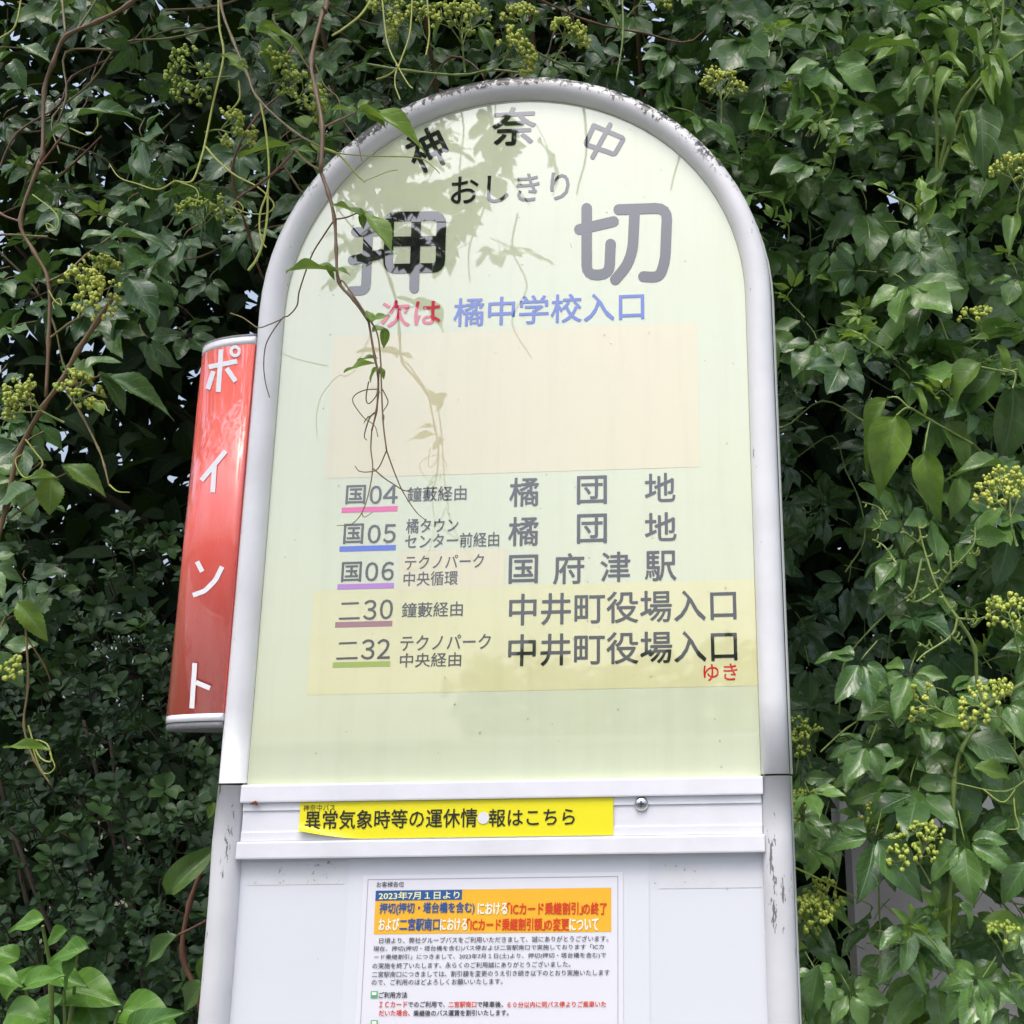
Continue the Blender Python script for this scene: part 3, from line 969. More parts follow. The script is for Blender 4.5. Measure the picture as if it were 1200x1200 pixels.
def vine_mass(pl, n, box_, ydep, size=(.045, .065), tone=(.1, .6), nrm=UPF, keep=None, nj=.45, T=T_VINE, droop=.9, wr=.56):
    for p, px, py, y in scatter(n, *box_, *ydep, keep):
        t = unit(np.array([rng.normal(0, .8), -.35 + rng.normal(0, .35), -droop + rng.normal(0, .55)]))
        nn = unit(nrm + rng.normal(0, nj, 3))
        compound(pl.leaf, pl.stem, p, t, nn, rng.uniform(*size), rng.uniform(*tone), T, wr=wr)

def ramble(pl, n, box_, ydep, L=.35, r=.0016):
    """wandering runner stems inside the mass"""
    for p, px, py, y in scatter(n, *box_, *ydep):
        d = unit(rng.normal(0, 1, 3) * np.array([1, .25, 1])); pts = [p]
        for _ in range(5):
            d = unit(d + rng.normal(0, .5, 3) * np.array([1, .5, 1]) + np.array([0, 0, -.08])); pts.append(np.maximum(pts[-1] + d * L / 5, [-9, .07, -9]))
        m = MB(); tube(m, smooth_path(pts, 4), r, r * .7, 5, rng.uniform(0, 1), pts[1:-1]); pl.stems.append(m)

# ---- trees behind
def tree(label, x, y, h, spread, nleaf, zlo, thin=None, size=(.085, .13), tone=(0, .7), shade_canopy=1500):
    root = empty('tree', (x, y, 0), label, 'tree')
    tr, fo = MB(), MB()
    base = np.array([x, y, 0.0]); top = np.array([x + .15, y + .1, h * .8])
    tube(tr, smooth_path([base, base + (top - base) * .4 + [.05, .03, 0], top], 8), .07, .02, 10, .4)
    for i in range(16):
        s = base + (top - base) * rng.uniform(.25, .98)
        e = s + np.array([rng.normal(0, spread * .5), rng.normal(-.1, .35), rng.uniform(.1, .7)])
        e[1] = max(e[1], .9)
        tube(tr, smooth_path([s, (s + e) / 2 + rng.normal(0, .05, 3), e], 5), .016, .004, 6, rng.uniform(0, 1))
    c = 0
    while c < nleaf:
        p = np.array([x + rng.uniform(-spread, spread), y + rng.uniform(-.55, 1.15), rng.uniform(zlo, h)])
        if thin is not None and rng.random() > thin(p): continue
        c += 1
        t = unit(np.array([rng.normal(0, 1), rng.normal(-.2, .6), -.6 + rng.normal(0, .5)]))
        nn = unit(UPF + rng.normal(0, .6, 3))
        L = rng.uniform(*size)
        put_leaf(fo, pick(T_TREE), p, t, nn, L, L * .52, rng.uniform(*tone))
    # leaves added overhead, mostly out of view, to block light from above
    for _ in range(shade_canopy):
        p = np.array([x + rng.uniform(-spread, spread), rng.uniform(-.55, 1.3), 0])
        p[2] = rng.uniform(2.95, 3.9) + .25 * max(0, .3 - p[1]) + .12 * math.sin(5 * p[0] + 3 * p[1])
        L = rng.uniform(.09, .14)
        put_leaf(fo, pick(T_TREE), p, unit(rng.normal(0, 1, 3) * [1, 1, .4]), unit(np.array([0, 0, 1]) + rng.normal(0, .4, 3)), L, L * .55, rng.uniform(*tone))
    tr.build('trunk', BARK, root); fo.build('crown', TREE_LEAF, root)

tree('dark evergreen tree closing the hedge at the left, white sky in its gaps', -1.25, 1.75, 4.6, 1.05, 16500, .08, shade_canopy=750)
tree('dark evergreen tree right behind the bus stop sign', .1, 1.75, 4.6, .95, 9500, .2, shade_canopy=1100)
tree('dark evergreen tree behind the vines to the right of the sign', 1.15, 1.75, 4.4, .9, 12000, .15, shade_canopy=450)

# ---- concrete wall seen low through the vines on the right
wl = empty('concrete_wall', (1.2, 1.0, 0), 'weathered grey concrete wall glimpsed low through the vines right of the sign', 'wall')
CONC = simple('weathered_concrete', (.34, .32, .31), .85, var=.25, scale=9)
box('wall_face', .40, 2.2, .98, 1.12, 0, 1.440, CONC, wl)
box('coping', .38, 2.22, .955, 1.145, 1.442, 1.530, simple('coping_concrete', (.50, .49, .48), .8, var=.2, scale=14), wl, bev=.008)

# ---- right: thicket of bushkiller vine
rt = Plant('vine_thicket', 'dense dark green thicket of five-leaflet vine filling the right side of the hedge', 'vine', (.75, .35, 0))
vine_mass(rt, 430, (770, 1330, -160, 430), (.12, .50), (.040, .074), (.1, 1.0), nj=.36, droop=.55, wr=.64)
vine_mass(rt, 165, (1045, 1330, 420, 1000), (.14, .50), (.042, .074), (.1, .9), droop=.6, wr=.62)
vine_mass(rt, 70, (900, 1080, 400, 930), (.6, 1.05), (.05, .075), (.0, .2))  # lowest tones put the shade of the hollow into these leaves
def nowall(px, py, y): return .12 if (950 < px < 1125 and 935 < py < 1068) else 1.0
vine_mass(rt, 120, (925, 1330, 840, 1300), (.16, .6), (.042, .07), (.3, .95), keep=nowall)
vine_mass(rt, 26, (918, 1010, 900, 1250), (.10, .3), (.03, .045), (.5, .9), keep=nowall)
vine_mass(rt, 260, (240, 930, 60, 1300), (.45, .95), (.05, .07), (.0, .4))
ramble(rt, 30, (880, 1300, -50, 1250), (.2, .6), .28, .0011)
ramble(rt, 14, (915, 1150, 850, 1250), (.2, .6), .2, .001)
def shoots(pl, n, box_, ydep):
    for p, px, py, y in scatter(n, *box_, *ydep):
        d = unit(np.array([rng.normal(0, .6), -.6, rng.uniform(-.2, .9)]))
        L = rng.uniform(.03, .06); pts = [p, p + d * L * .5 + rng.normal(0, .004, 3), p + d * L + rng.normal(0, .006, 3)]
        m = MB(); tube(m, smooth_path(pts, 4), .0009, .0005, 4, rng.uniform(.5, 1)); pl.stems.append(m)
        for q in pts[1:]:
            compound(pl.young, pl.stem, q, unit(d + rng.normal(0, .6, 3)), unit(UPF + rng.normal(0, .4, 3)), rng.uniform(.016, .03), rng.uniform(.2, .8), T_VINE, petiole=False, nl=int(rng.integers(3, 6)), wr=.45)
shoots(rt, 34, (800, 1300, -100, 430), (.06, .25))
shoots(rt, 22, (1060, 1300, 430, 1200), (.08, .25))
rt.done(stem_m=STEM_GREEN)

# ---- top and left: thicket
lt = Plant('vine_thicket', 'shadowy thicket of five-leaflet vine hanging over the top left of the hedge', 'vine', (-.45, .4, 0))
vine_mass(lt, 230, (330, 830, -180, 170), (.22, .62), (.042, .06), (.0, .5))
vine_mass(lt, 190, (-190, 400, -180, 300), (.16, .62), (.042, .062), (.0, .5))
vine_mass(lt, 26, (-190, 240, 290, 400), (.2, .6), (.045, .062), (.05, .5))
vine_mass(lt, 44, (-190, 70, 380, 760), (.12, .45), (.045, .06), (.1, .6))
ramble(lt, 46, (-150, 700, -120, 330), (.15, .55))
shoots(lt, 14, (-100, 760, -120, 320), (.05, .3))
lt.done()

# ---- left low: small-leaved shrub
sh = Plant('small_leaf_shrub', 'dark shrub with tiny rounded leaves in rosettes, low between the left edge and the post', 'shrub', (-.45, .55, 0))
def shk(px, py, y): return 1.0 if py > 800 else .25 + .75 * max(0, (py - 620) / 180)
for p, px, py, y in scatter(1150, -170, 320, 600, 1300, .32, 1.05, shk):
    ax = unit(np.array([rng.normal(0, .6), -.7, .6 + rng.normal(0, .4)]))
    tn = rng.uniform(0, .4) + (.55 if rng.random() < .05 else 0)
    L0 = rng.uniform(.014, .025)
    for j in range(int(rng.integers(5, 9))):
        a = j * 2.4
        s1 = unit(np.cross(ax, [.2, .3, .9])); s2 = np.cross(ax, s1)
        d = unit(ax * rng.uniform(.3, .9) + s1 * math.cos(a) + s2 * math.sin(a))
        put_leaf(sh.leaf, pick(T_BOX), p - ax * .006 * j * .4, d, ax + d * -.3, L0, L0 * .6, min(1, tn + rng.normal(0, .06)))
    tube(sh.stem, smooth_path([p, p - ax * .02 + rng.normal(0, .003, 3), p - ax * .035 + np.array([0, .015, -.01])], 3), .0009, .0011, 4, .3)
for i in range(6):
    b_ = np.array([-.5 + .08 * i * rng.uniform(.6, 1.2), .6 + rng.normal(0, .1), 0])
    e_ = P(rng.uniform(-60, 250), rng.uniform(800, 1150), rng.uniform(.75, 1.0))
    m = MB(); sh.stems.append(m); tube(m, smooth_path([b_, (b_ + e_) / 2 + rng.normal(0, .05, 3), e_], 6), .008, .003, 6, .2)
sh.done(leaf_m=BOX_LEAF, stem_m=BARK)

# ---- bottom left: broad glossy leaves
bl = Plant('broadleaf_shrub', 'bright green shrub with broad glossy leaves in the bottom left corner', 'shrub', tuple(P(60, 1250, .08) * [1, 1, 0]))
for a, b, wr, tn in (((52, 1078), (6, 1087), .62, .75), ((80, 1090), (38, 1112), .55, .6), ((104, 1112), (50, 1122), .55, .5), ((22, 1125), (-20, 1108), .6, .7),
                     ((5, 1170), (42, 1128), .55, .7), ((30, 1155), (70, 1138), .6, .65), ((52, 1140), (98, 1150), .5, .5), ((78, 1160), (140, 1170), .72, .7),
                     ((8, 1188), (52, 1190), .85, .75), ((60, 1190), (38, 1240), .6, .5), ((145, 1182), (205, 1196), .6, .75), ((100, 1175), (125, 1230), .6, .45),
                     ((150, 1215), (205, 1175), .5, .15), ((-10, 1140), (25, 1150), .6, .6), ((0, 1100), (-40, 1130), .6, .6), ((90, 1120), (70, 1160), .5, .4)):
    bl.leafpx(a, b, rng.uniform(.0, .09), wr, (rng.normal(0, .25), -.75, .65), tn, True, rng.uniform(-.02, .0), T_BROAD)
for p, px, py, y in scatter(60, -150, 130, 1160, 1400, .05, .25):
    t = unit(np.array([rng.normal(0, .8), -.4, rng.normal(-.2, .4)])); L = rng.uniform(.035, .05)
    put_leaf(bl.leaf, pick(T_BROAD), p, t, UPF + rng.normal(0, .4, 3), L, L * .6, rng.uniform(0, .5))
for e in ((50, 1085), (90, 1115), (30, 1160), (75, 1160), (10, 1190), (140, 1185)):
    bl.stemline([e, (e[0] * .6 + 30, e[1] + 70), (60, 1330)], (.05, .12), .0014, .0022, .5)
bl.done(leaf_m=BROAD_LEAF, young_m=BROAD_LEAF, stem_m=STEM_GREEN)

# two long leaves beside the left post
lp = Plant('climbing_vine', 'long dark pointed leaves climbing close beside the left post', 'vine', tuple(P(255, 1150, .15) * [1, 1, 0]))
lp.leafpx((198, 1048), (252, 978), .12, .42, (.2, -.9, .4), .35, False, 0, T_BROAD)
lp.leafpx((208, 1096), (165, 1132), .14, .45, (.1, -.8, .6), .3, False, 0, T_BROAD)
lp.leafpx((240, 1150), (205, 1190), .14, .55, (.1, -.8, .5), .3, False, 0, T_BROAD)
lp.leafpx((238, 1120), (237, 1160), .10, .4, (.3, -.9, .2), .5, False, 0, T_BROAD)
lp.leafpx((252, 940), (243, 960), .1, .5, (.3, -.9, .2), .7, True)
lp.stemline([(240, 1010), (222, 1060), (214, 1120), (236, 1180), (240, 1290)], (.16, .16), .0022, .003, .0)
lp.stemline([(208, 1096), (240, 1080), (250, 1074)], (.14, .16), .0012, .001, .0)
lp.done(leaf_m=SHOOT_LEAF, stem_m=STEM_RED)

# ---- right: young tree with large smooth leaves
yt_ = Plant('young_tree', 'young tree with large smooth pale-veined leaves on green shoots at the right edge', 'tree', tuple(P(1180, 700, .12) * [1, 1, 0]))
for a, b, wr, tn, nn in (((1050, 487), (1027, 581), .52, .95, (-.1, -1, .15)), ((1042, 466), (994, 540), .28, .8, (-.6, -.8, .2)), ((1083, 530), (1100, 613), .42, .85, (-.3, -.9, .2)),
                     ((1168, 432), (1101, 502), .48, .3, (.1, -.8, .5)), ((1150, 424), (1096, 478), .5, .6, (-.3, -.7, .6)), ((1187, 455), (1188, 550), .55, .2, (.2, -1, .1)),
                     ((1110, 495), (1142, 552), .5, .45, (0, -.9, .4)), ((1125, 560), (1120, 612), .5, .4, (.2, -.9, .3)), ((1070, 455), (1090, 488), .35, .8, (.4, -.8, .4)),
                     ((1175, 545), (1105, 545), .38, .35, (0, -.6, .8)), ((1165, 555), (1200, 560), .6, .3, (0, -.7, .7)), ((1195, 420), (1240, 500), .5, .4, (0, -.9, .4)),
                     ((1168, 405), (1190, 440), .35, .9, (.1, -.9, .4)), ((1160, 398), (1130, 395), .4, .85, (0, -.8, .6))):
    yt_.leafpx(a, b, rng.uniform(.06, .14), wr, nn, tn, tn > .5, 0, T_BROAD)
yt_.stemline([(1230, 520), (1200, 440), (1180, 436), (1150, 430)], (.14, .10), .0016, .001, .8)
yt_.stemline([(1187, 455), (1190, 438), (1175, 432)], (.1, .1), .0012, .001, .9)
yt_.stemline([(1140, 520), (1090, 492), (1065, 478), (1050, 487)], (.14, .1), .0014, .0009, .9)
yt_.stemline([(1065, 478), (1052, 466), (1040, 466)], (.1, .1), .0009, .0008, .9)
yt_.stemline([(1090, 492), (1086, 510), (1083, 530)], (.1, .1), .0009, .0008, .9)
yt_.stemline([(1140, 520), (1240, 640), (1260, 900)], (.14, .25), .0016, .004, .3)
# leafy head up at the right corner
for pts in ([(1097, 212), (1110, 160), (1128, 118), (1168, 60), (1178, -30)], [(1097, 212), (1098, 150), (1090, 85), (1074, 55)], [(1100, 205), (1140, 110), (1200, 60), (1260, 20)],
            [(1097, 212), (1085, 300), (1120, 420), (1200, 520)], [(1150, 100), (1165, 40), (1150, -20)], [(1094, 290), (1075, 248), (1030, 222)]):
    yt_.stemline(pts, (.14, .04) if pts[-1][1] < 230 else (.14, .2), .0021, .0011, .75)
for a, b, wr, tn, nn in (((1072, 55), (1015, 45), .42, .75, (-.2, -.6, .8)), ((1055, 60), (1015, 72), .35, .8, (0, -.6, .8)), ((1075, 60), (1050, 40), .5, .4, (0, -.8, .6)),
                     ((1150, 125), (1152, 205), .5, .2, (-.2, -1, .2)), ((1150, 128), (1172, 165), .8, .2, (.1, -1, .2)), ((1165, 160), (1195, 225), .5, .35, (.3, -.9, .3)),
                     ((1120, 25), (1105, -10), .5, .8, (0, -.7, .7)), ((1090, 12), (1120, 22), .4, .8, (-.2, -.7, .7)), ((1190, 150), (1215, 190), .5, .7, (0, -.9, .3)),
                     ((1135, 100), (1115, 150), .5, .35, (-.3, -.9, .3)), ((1090, 90), (1075, 130), .45, .4, (-.4, -.9, .3)), ((1100, 130), (1125, 165), .5, .4, (.2, -.9, .4)),
                     ((1160, 60), (1195, 95), .4, .75, (.2, -.8, .5)), ((1170, 30), (1130, 55), .4, .8, (-.1, -.7, .7)), ((1085, 80), (1052, 105), .4, .6, (-.2, -.7, .7)),
                     ((1075, 270), (1085, 200), .3, .8, (.4, -.8, .4)), ((1040, 222), (1020, 212), .35, .9, (0, -.7, .7)), ((1080, 225), (1078, 205), .6, .9, (0, -.8, .5))):
    yt_.leafpx(a, b, rng.uniform(.03, .12), wr, nn, tn, tn > .5, 0, T_BROAD)
for p, px, py, y in scatter(120, 1060, 1330, -140, 260, .02, .3):
    t = unit(np.array([rng.normal(0, .7), -.3, -.6 + rng.normal(0, .4)])); L = rng.uniform(.035, .06)
    put_leaf(yt_.young if rng.random() < .6 else yt_.leaf, pick(T_BROAD), p, t, UPF + rng.normal(0, .4, 3), L, L * .38, rng.uniform(.3, 1))
yt_.done(leaf_m=SHOOT_LEAF, young_m=SHOOT_LEAF, stem_m=STEM_GREEN)

# ---- flowering vine on the right with bare forked heads
fv = Plant('flowering_vine', 'vine with forked pale green flower stalks and yellow buds along the right edge', 'vine', tuple(P(1130, 1000, .08) * [1, 1, 0]))
def forks(lst, y, r=.0016):
    st = MB()
    for pts in lst:
        tube(st, smooth_path([P(a, b, y + rng.normal(0, .006)) for a, b in pts], 4), r, r * .6, 5, rng.uniform(.3, .9))
        # little knobbed side pegs
        for (a, b), (c_, d_) in zip(pts[:-1], pts[1:]):
            for f_ in (.35, .75):
                q = np.array([a + (c_ - a) * f_, b + (d_ - b) * f_]); nrm_ = np.array([-(d_ - b), c_ - a]); nrm_ = nrm_ / (np.linalg.norm(nrm_) + 1e-6)
                e = q + nrm_ * rng.choice([-1, 1]) * rng.uniform(4, 9) + np.array([0, -2])
                tube(st, smooth_path([P(*q, y), P(*((q + e) / 2 + [1, 1]), y - .002), P(*e, y - .003)], 3), r * .75, r * .7, 5, rng.uniform(.5, 1))
    fv.fl.append((st, MB()))
forks([[(1122, 725), (1099, 690), (1082, 640), (1076, 612)], [(1082, 640), (1062, 625), (1055, 624)], [(1100, 690), (1115, 668), (1140, 640), (1143, 618)], [(1115, 668), (1113, 645)],
       [(1080, 655), (1072, 690), (1063, 700)], [(1099, 690), (1075, 705), (1060, 700)], [(1140, 648), (1146, 652)]], .07, .0015)
forks([[(1122, 725), (1150, 725), (1175, 710), (1198, 700)], [(1122, 725), (1115, 745), (1085, 765), (1074, 775)], [(1150, 725), (1140, 735), (1136, 728)], [(1175, 710), (1172, 698)],
       [(1115, 745), (1125, 755)], [(1165, 720), (1162, 696)], [(1090, 762), (1075, 752)]], .07, .0014)
forks([[(1040, 610), (1030, 595), (1010, 588)], [(1030, 595), (1032, 615), (1022, 622)], [(1050, 660), (1036, 640), (1022, 632)]], .12, .0012)
fv.stemline([(1099, 690), (1122, 725), (1142, 760), (1150, 820), (1200, 900)], (.07, .14), .0016, .002, .6)
fv.stemline([(1118, 990), (1118, 920), (1126, 880), (1145, 850)], (.14, .12), .0022, .0018, .4)
fv.stemline([(1118, 990), (1112, 1060), (1112, 1130), (1120, 1165), (1150, 1290)], (.14, .16), .0022, .0025, .4)
fv.stemline([(1130, 850), (1160, 825), (1200, 800)], (.12, .1), .0022, .0025, .1)
fv.stemline([(1118, 912), (1085, 875), (1060, 850)], (.13, .3), .0016, .0012, .2)
for px_, y_, d, s, lv in (((1192, 640), .05, (-.2, -.3, .8), .075, 3), ((1195, 765), .05, (-.2, -.4, .8), .06, 3), ((1190, 860), .05, (-.6, -.4, .6), .065, 3), ((1120, 840), .1, (-.7, -.3, .3), .06, 2),
                      ((1192, 258), .06, (.1, -.4, .9), .075, 3), ((845, 145), .12, (.05, -.3, 1), .062, 3), ((905, 180), .25, (-.3, -.3, .7), .05, 2), ((1155, 400), .12, (-.3, -.5, .6), .05, 2)):
    fv.head(px_, y_, np.array(d), s, lv, True, rng.uniform(.55, .8))
for px_, y_, d, s, lv in (((960, 980), .2, (-.5, -.4, .5), .07, 3), ((950, 900), .3, (-.2, -.4, .6), .06, 3), ((1090, 1035), .12, (-.4, -.4, .7), .06, 3), ((1000, 1090), .2, (-.6, -.3, .5), .07, 3),
                      ((1060, 1120), .2, (.4, -.4, .5), .055, 3), ((1000, 985), .22, (.5, -.4, .3), .05, 3), ((940, 1100), .15, (.2, -.5, .6), .05, 3), ((1175, 1120), .12, (.0, -.5, .7), .04, 2)):
    fv.head(px_, y_, np.array(d), s, lv, True, rng.uniform(.2, .5))
fv.leafpx((1029, 985), (1086, 1058), .10, .55, (-.1, -.95, .3), .25, False, 0, T_BROAD)
for a, b, tn in (((1122, 1052), (1092, 1100), .55), ((1125, 1058), (1150, 1088), .5), ((1095, 850), (1145, 835), .6), ((1060, 890), (1030, 905), .45), ((1075, 890), (1085, 905), .5), ((1140, 900), (1190, 905), .55),
                 ((1150, 1080), (1210, 1085), .7), ((1140, 1150), (1105, 1200), .4), ((1145, 1145), (1175, 1185), .45), ((1130, 1005), (1140, 1045), .75), ((1180, 960), (1140, 990), .3), ((1205, 1010), (1165, 1060), .25),
                 ((960, 1130), (945, 1200), .4), ((975, 1120), (1000, 1150), .45), ((925, 1108), (948, 1108), 1.0), ((1085, 880), (1082, 850), .4)):
    fv.leafpx(a, b, rng.uniform(.08, .16), .5, (rng.normal(0, .3), -.8, .5), tn, tn > .5, 0)
for p, px, py, y in scatter(14, 1000, 1250, 500, 1150, .1, .2):
    compound(fv.leaf, fv.stem, p, np.array([rng.normal(0, .7), -.4, -.7]), unit(UPF + rng.normal(0, .3, 3)), rng.uniform(.04, .06), rng.uniform(.3, .7), T_VINE_HI)
fv.tendril([(1188, 935), (1190, 955), (1194, 970), (1180, 972)], (.08, .08))
fv.tendril([(1152, 925), (1175, 940), (1190, 925)], (.08, .08))
fv.tendril([(930, 1016), (960, 1030), (990, 1045), (1020, 1060)], (.1, .2), .001, .0008, .0)
fv.done(stem_m=STEM_GREEN)

# ---- vine hanging in front of the sign
hv = Plant('hanging_vine', 'thin brown vine with few serrated leaves hanging across the left of the sign panel', 'vine', tuple(P(383, 0, -.06)))
Yh = -.10
hv.stemline([(392, -120), (383, 0), (378, 15), (365, 70), (370, 105), (377.5, 147), (376, 202)], [.10, -.02, -.03, -.06, -.08, -.09, -.095], .0021, .0020, .25)
hv.stemline([(376, 202), (385, 227), (392, 257), (394, 292), (397, 330), (415, 352), (432, 377)], (-.095, Yh), .0017, .0011, .2)
hv.stemline([(432, 377), (439, 418), (443, 437), (443, 460), (441, 482), (435.6, 505)], (Yh, Yh), .0011, .0008, .1)
hv.tendril([(435.6, 505), (434.6, 526), (436.7, 549), (432, 578), (424, 601), (412, 614), (395, 616)], (Yh, Yh), .0007, .00035, .6)
hv.stemline([(397, 330), (404, 332), (430, 370), (442, 391), (446, 422), (447, 453), (449, 495), (453, 528)], (Yh, Yh - .005), .0009, .0007, .3, nodes=False)
hv.tendril([(453, 528), (462, 553), (472, 576), (487, 599), (499, 610)], (Yh, Yh), .0007, .0004, .1)
hv.tendril([(437, 549), (450, 560), (462, 568), (474, 575), (482, 574)], (Yh, Yh), .0007, .0005, .0)
hv.tendril([(453, 528), (443, 549), (432, 553), (421, 552), (416, 546)], (Yh, Yh), .0006, .0004, .2)
hv.tendril([(424, 601), (427, 606), (437, 600)], (Yh, Yh), .0005, .0003, .6)
hv.tendril([(432, 447), (429, 466), (432, 473), (440, 465), (443, 456)], (Yh, Yh), .0006, .0005, .2)
hv.tendril([(443, 456), (428, 457), (416, 463), (414, 472), (426, 489), (439, 499), (443, 512)], (Yh, Yh - .01), .0006, .0004, .2)
hv.tendril([(448, 456), (454, 468), (454, 474), (449, 482)], (Yh, Yh), .0006, .0004, .2)
hv.tendril([(441, 482), (433, 490), (427, 510), (430, 516)], (Yh, Yh), .0008, .0004, .0)
hv.tendril([(392, 257), (378, 278), (365, 300), (351, 340), (348, 358), (338, 370), (330, 374), (313, 400), (309, 425), (311, 448), (316, 466)], (-.095, -.06), .0008, .0005, .05)
hv.tendril([(330, 374), (316, 380), (303, 384), (293, 378), (284, 372), (270, 367)], (-.06, .0), .0007, .0006, .9)
hv.tendril([(370, 76), (380, 100), (396, 115), (401, 138), (418, 165), (424, 188)], (-.05, -.09), .0008, .0005, .2)
hv.stemline([(392, 257), (405, 255), (418, 250)], (Yh, Yh), .0009, .0007, .1, nodes=False)
for a, b, wr, tn, nn in (((424, 254), (390, 232), .34, .35, (.1, -.55, .83)), ((418, 246), (467, 287), .40, .62, (.3, -.5, .8)), ((424, 250), (426, 266), .6, .3, (.2, -.8, .5)),
                         ((393, 318), (335, 306), .22, .45, (.1, -.45, .88)), ((388, 315), (411, 318), .34, .35, (.1, -.5, .85)), ((380, 312), (394, 323), .5, .3, (0, -.7, .6)),
                         ((436, 378), (430, 362), .6, .6, (.2, -.7, .6)), ((434, 378), (455, 366), .55, .6, (.1, -.7, .7)), ((436, 388), (453, 380), .8, .62, (.1, -.8, .5)), ((450, 384), (452, 406), .55, .5, (.4, -.8, .2)),
                         ((440, 426), (401, 431), .30, .5, (0, -.6, .8)), ((443, 420), (418, 419), .3, .4, (.0, -.5, .8)), ((443, 430), (431, 446), .5, .5, (-.2, -.8, .5)), ((445, 430), (451, 443), .5, .5, (.3, -.8, .4)),
                         ((449, 485), (449, 496), .3, .6, (.3, -.8, .4)), ((434, 488), (424, 495), .3, .4, (0, -.8, .5))):
    hv.leafpx(a, b, Yh + rng.normal(0, .004), wr, nn, tn)
# side branch that crosses the frame top
hv.stemline([(378, 150), (395, 142), (418, 131)], (-.09, -.08), .0012, .0009, .1)
for a, b, wr, tn, nn in (((420, 130), (506, 152), .24, .75, (.1, -.6, .8)), ((418, 131), (386, 122), .35, .4, (0, -.7, .7)), ((420, 128), (432, 114), .7, .5, (0, -.8, .5)), ((424, 130), (454, 142), .5, .35, (0, -.8, .5)),
                         ((420, 127), (440, 126), .4, .4, (0, -.6, .7))):
    hv.leafpx(a, b, -.08, wr, nn, tn)
hv.done(tend_m=TENDRIL_BROWN)

# ---- vine with yellow tips left of the arch
yv = Plant('climbing_vine', 'vine with long yellow-green dangling tendrils and bud clusters left of the arch', 'vine', tuple(P(258, 0, .02)))
yv.stemline([(250, -90), (258, 0), (273, 47), (290, 87), (302, 115), (343, 153), (377, 173)], [.12, .03, .0, -.02, -.03, -.05, -.07], .0016, .0011, .55)
yv.tendril([(377, 173), (400, 180), (440, 183), (490, 185), (508, 196), (515, 203)], (-.07, -.06), .0008, .0005, .3)
yv.tendril([(377, 173), (395, 180), (410, 195), (420, 207), (428, 214)], (-.07, -.06), .0014, .0006, .6)
yv.tendril([(428, 212), (440, 207), (455, 201), (466, 199)], (-.06, -.05), .0005, .0004, .7)
yv.tendril([(256, -20), (257, 30), (262, 66), (250, 120), (241, 165), (236, 185), (228, 208), (220, 214), (205, 212)], (.03, -.0), .0013, .0011, .8)
yv.tendril([(205, 212), (185, 222), (160, 215), (140, 208), (128, 192)], (.0, .02), .001, .0005, .8)
yv.tendril([(212, 214), (228, 220), (233, 230), (229, 240)], (.0, .0), .0008, .0004, .7)
yv.tendril([(241, 172), (255, 188), (275, 205), (300, 218), (316, 232), (321, 242), (312, 250), (292, 250), (270, 242)], (.0, -.01), .0012, .0006, .9)
yv.tendril([(305, 120), (311, 150), (315, 190), (314, 222), (306, 245), (304, 265), (307, 283), (312, 290)], (-.02, -.01), .0012, .0008, .85)
yv.tendril([(314, 222), (313, 255), (308, 285), (300, 305), (291, 317)], (-.01, -.01), .0012, .0014, .6)
yv.tendril([(270, 242), (278, 236), (285, 244), (280, 250), (276, 245)], (-.01, -.01), .0008, .0005, .1)
yv.tendril([(280, 95), (281, 115), (272, 128), (265, 132)], (.0, .0), .0011, .0009, .6)
yv.stemline([(345, 178), (318, 205), (285, 228), (272, 240)], (-.04, .02), .0014, .001, .0, nodes=False)
yv.stemline([(376, 200), (360, 190), (346, 176)], (-.09, -.04), .0012, .001, .2, nodes=False)
for a, b, wr, tn in (((340, 170), (275, 176), .28, .5), ((345, 172), (316, 190), .4, .4), ((345, 178), (370, 172), .5, .35), ((365, 165), (375, 178), .5, .95), ((365, 160), (385, 150), .3, .95), ((360, 150), (350, 130), .9, .8),
                     ((300, 32), (360, 35), .25, .7), ((290, 35), (276, 26), .5, .7), ((300, 36), (335, 42), .4, .5), ((310, 45), (325, 80), .5, .45), ((290, 85), (255, 50), .35, .95), ((292, 80), (268, 72), .35, .8)):
    yv.leafpx(a, b, rng.uniform(-.04, .03), wr, (rng.normal(0, .2), -.75, .6), tn)
for px_, y_, d, s, lv, tn in (((240, 155), .02, (1, -.2, -.05), .055, 3, .6), ((330, 125), .0, (1, -.3, .1), .055, 3, .25), ((270, 90), .05, (-.3, -.4, -.3), .07, 3, .15), ((300, 110), .03, (.6, -.3, .2), .06, 3, .25), ((235, 290), .16, (.2, -.4, .5), .065, 3, .25)):
    yv.head(px_, y_, np.array(d), s, lv, True, tn)
yv.done()

# vines across the top
tv = Plant('climbing_vine', 'vine with clustered yellow-green buds and drooping tips just above the arch', 'vine', tuple(P(520, 0, .08)))
tv.stemline([(430, 75), (480, 83), (540, 88), (575, 82), (610, 85)], (.12, .1), .0016, .0013, .7)
tv.tendril([(446, -30), (448, 0), (454, 50), (467, 79), (478, 98), (484, 104)], (.02, .0), .0011, .0008, .8)
tv.tendril([(484, -30), (483, 0), (480, 40), (470, 70), (464, 85), (463, 100), (469, 117)], (.02, .0), .0011, .0007, .9)
tv.tendril([(468, 78), (455, 88), (441, 93)], (.0, .0), .001, .0008, .6)
tv.tendril([(498, -30), (503, 30), (502, 50), (499, 65)], (.03, .02), .0012, .0009, .6)
tv.tendril([(440, -10), (425, 15), (405, 32), (389, 42)], (.0, -.02), .0014, .0012, .8)
tv.stemline([(690, 90), (650, 72), (620, 55), (612, 42)], (.2, .12), .0013, .001, .6)
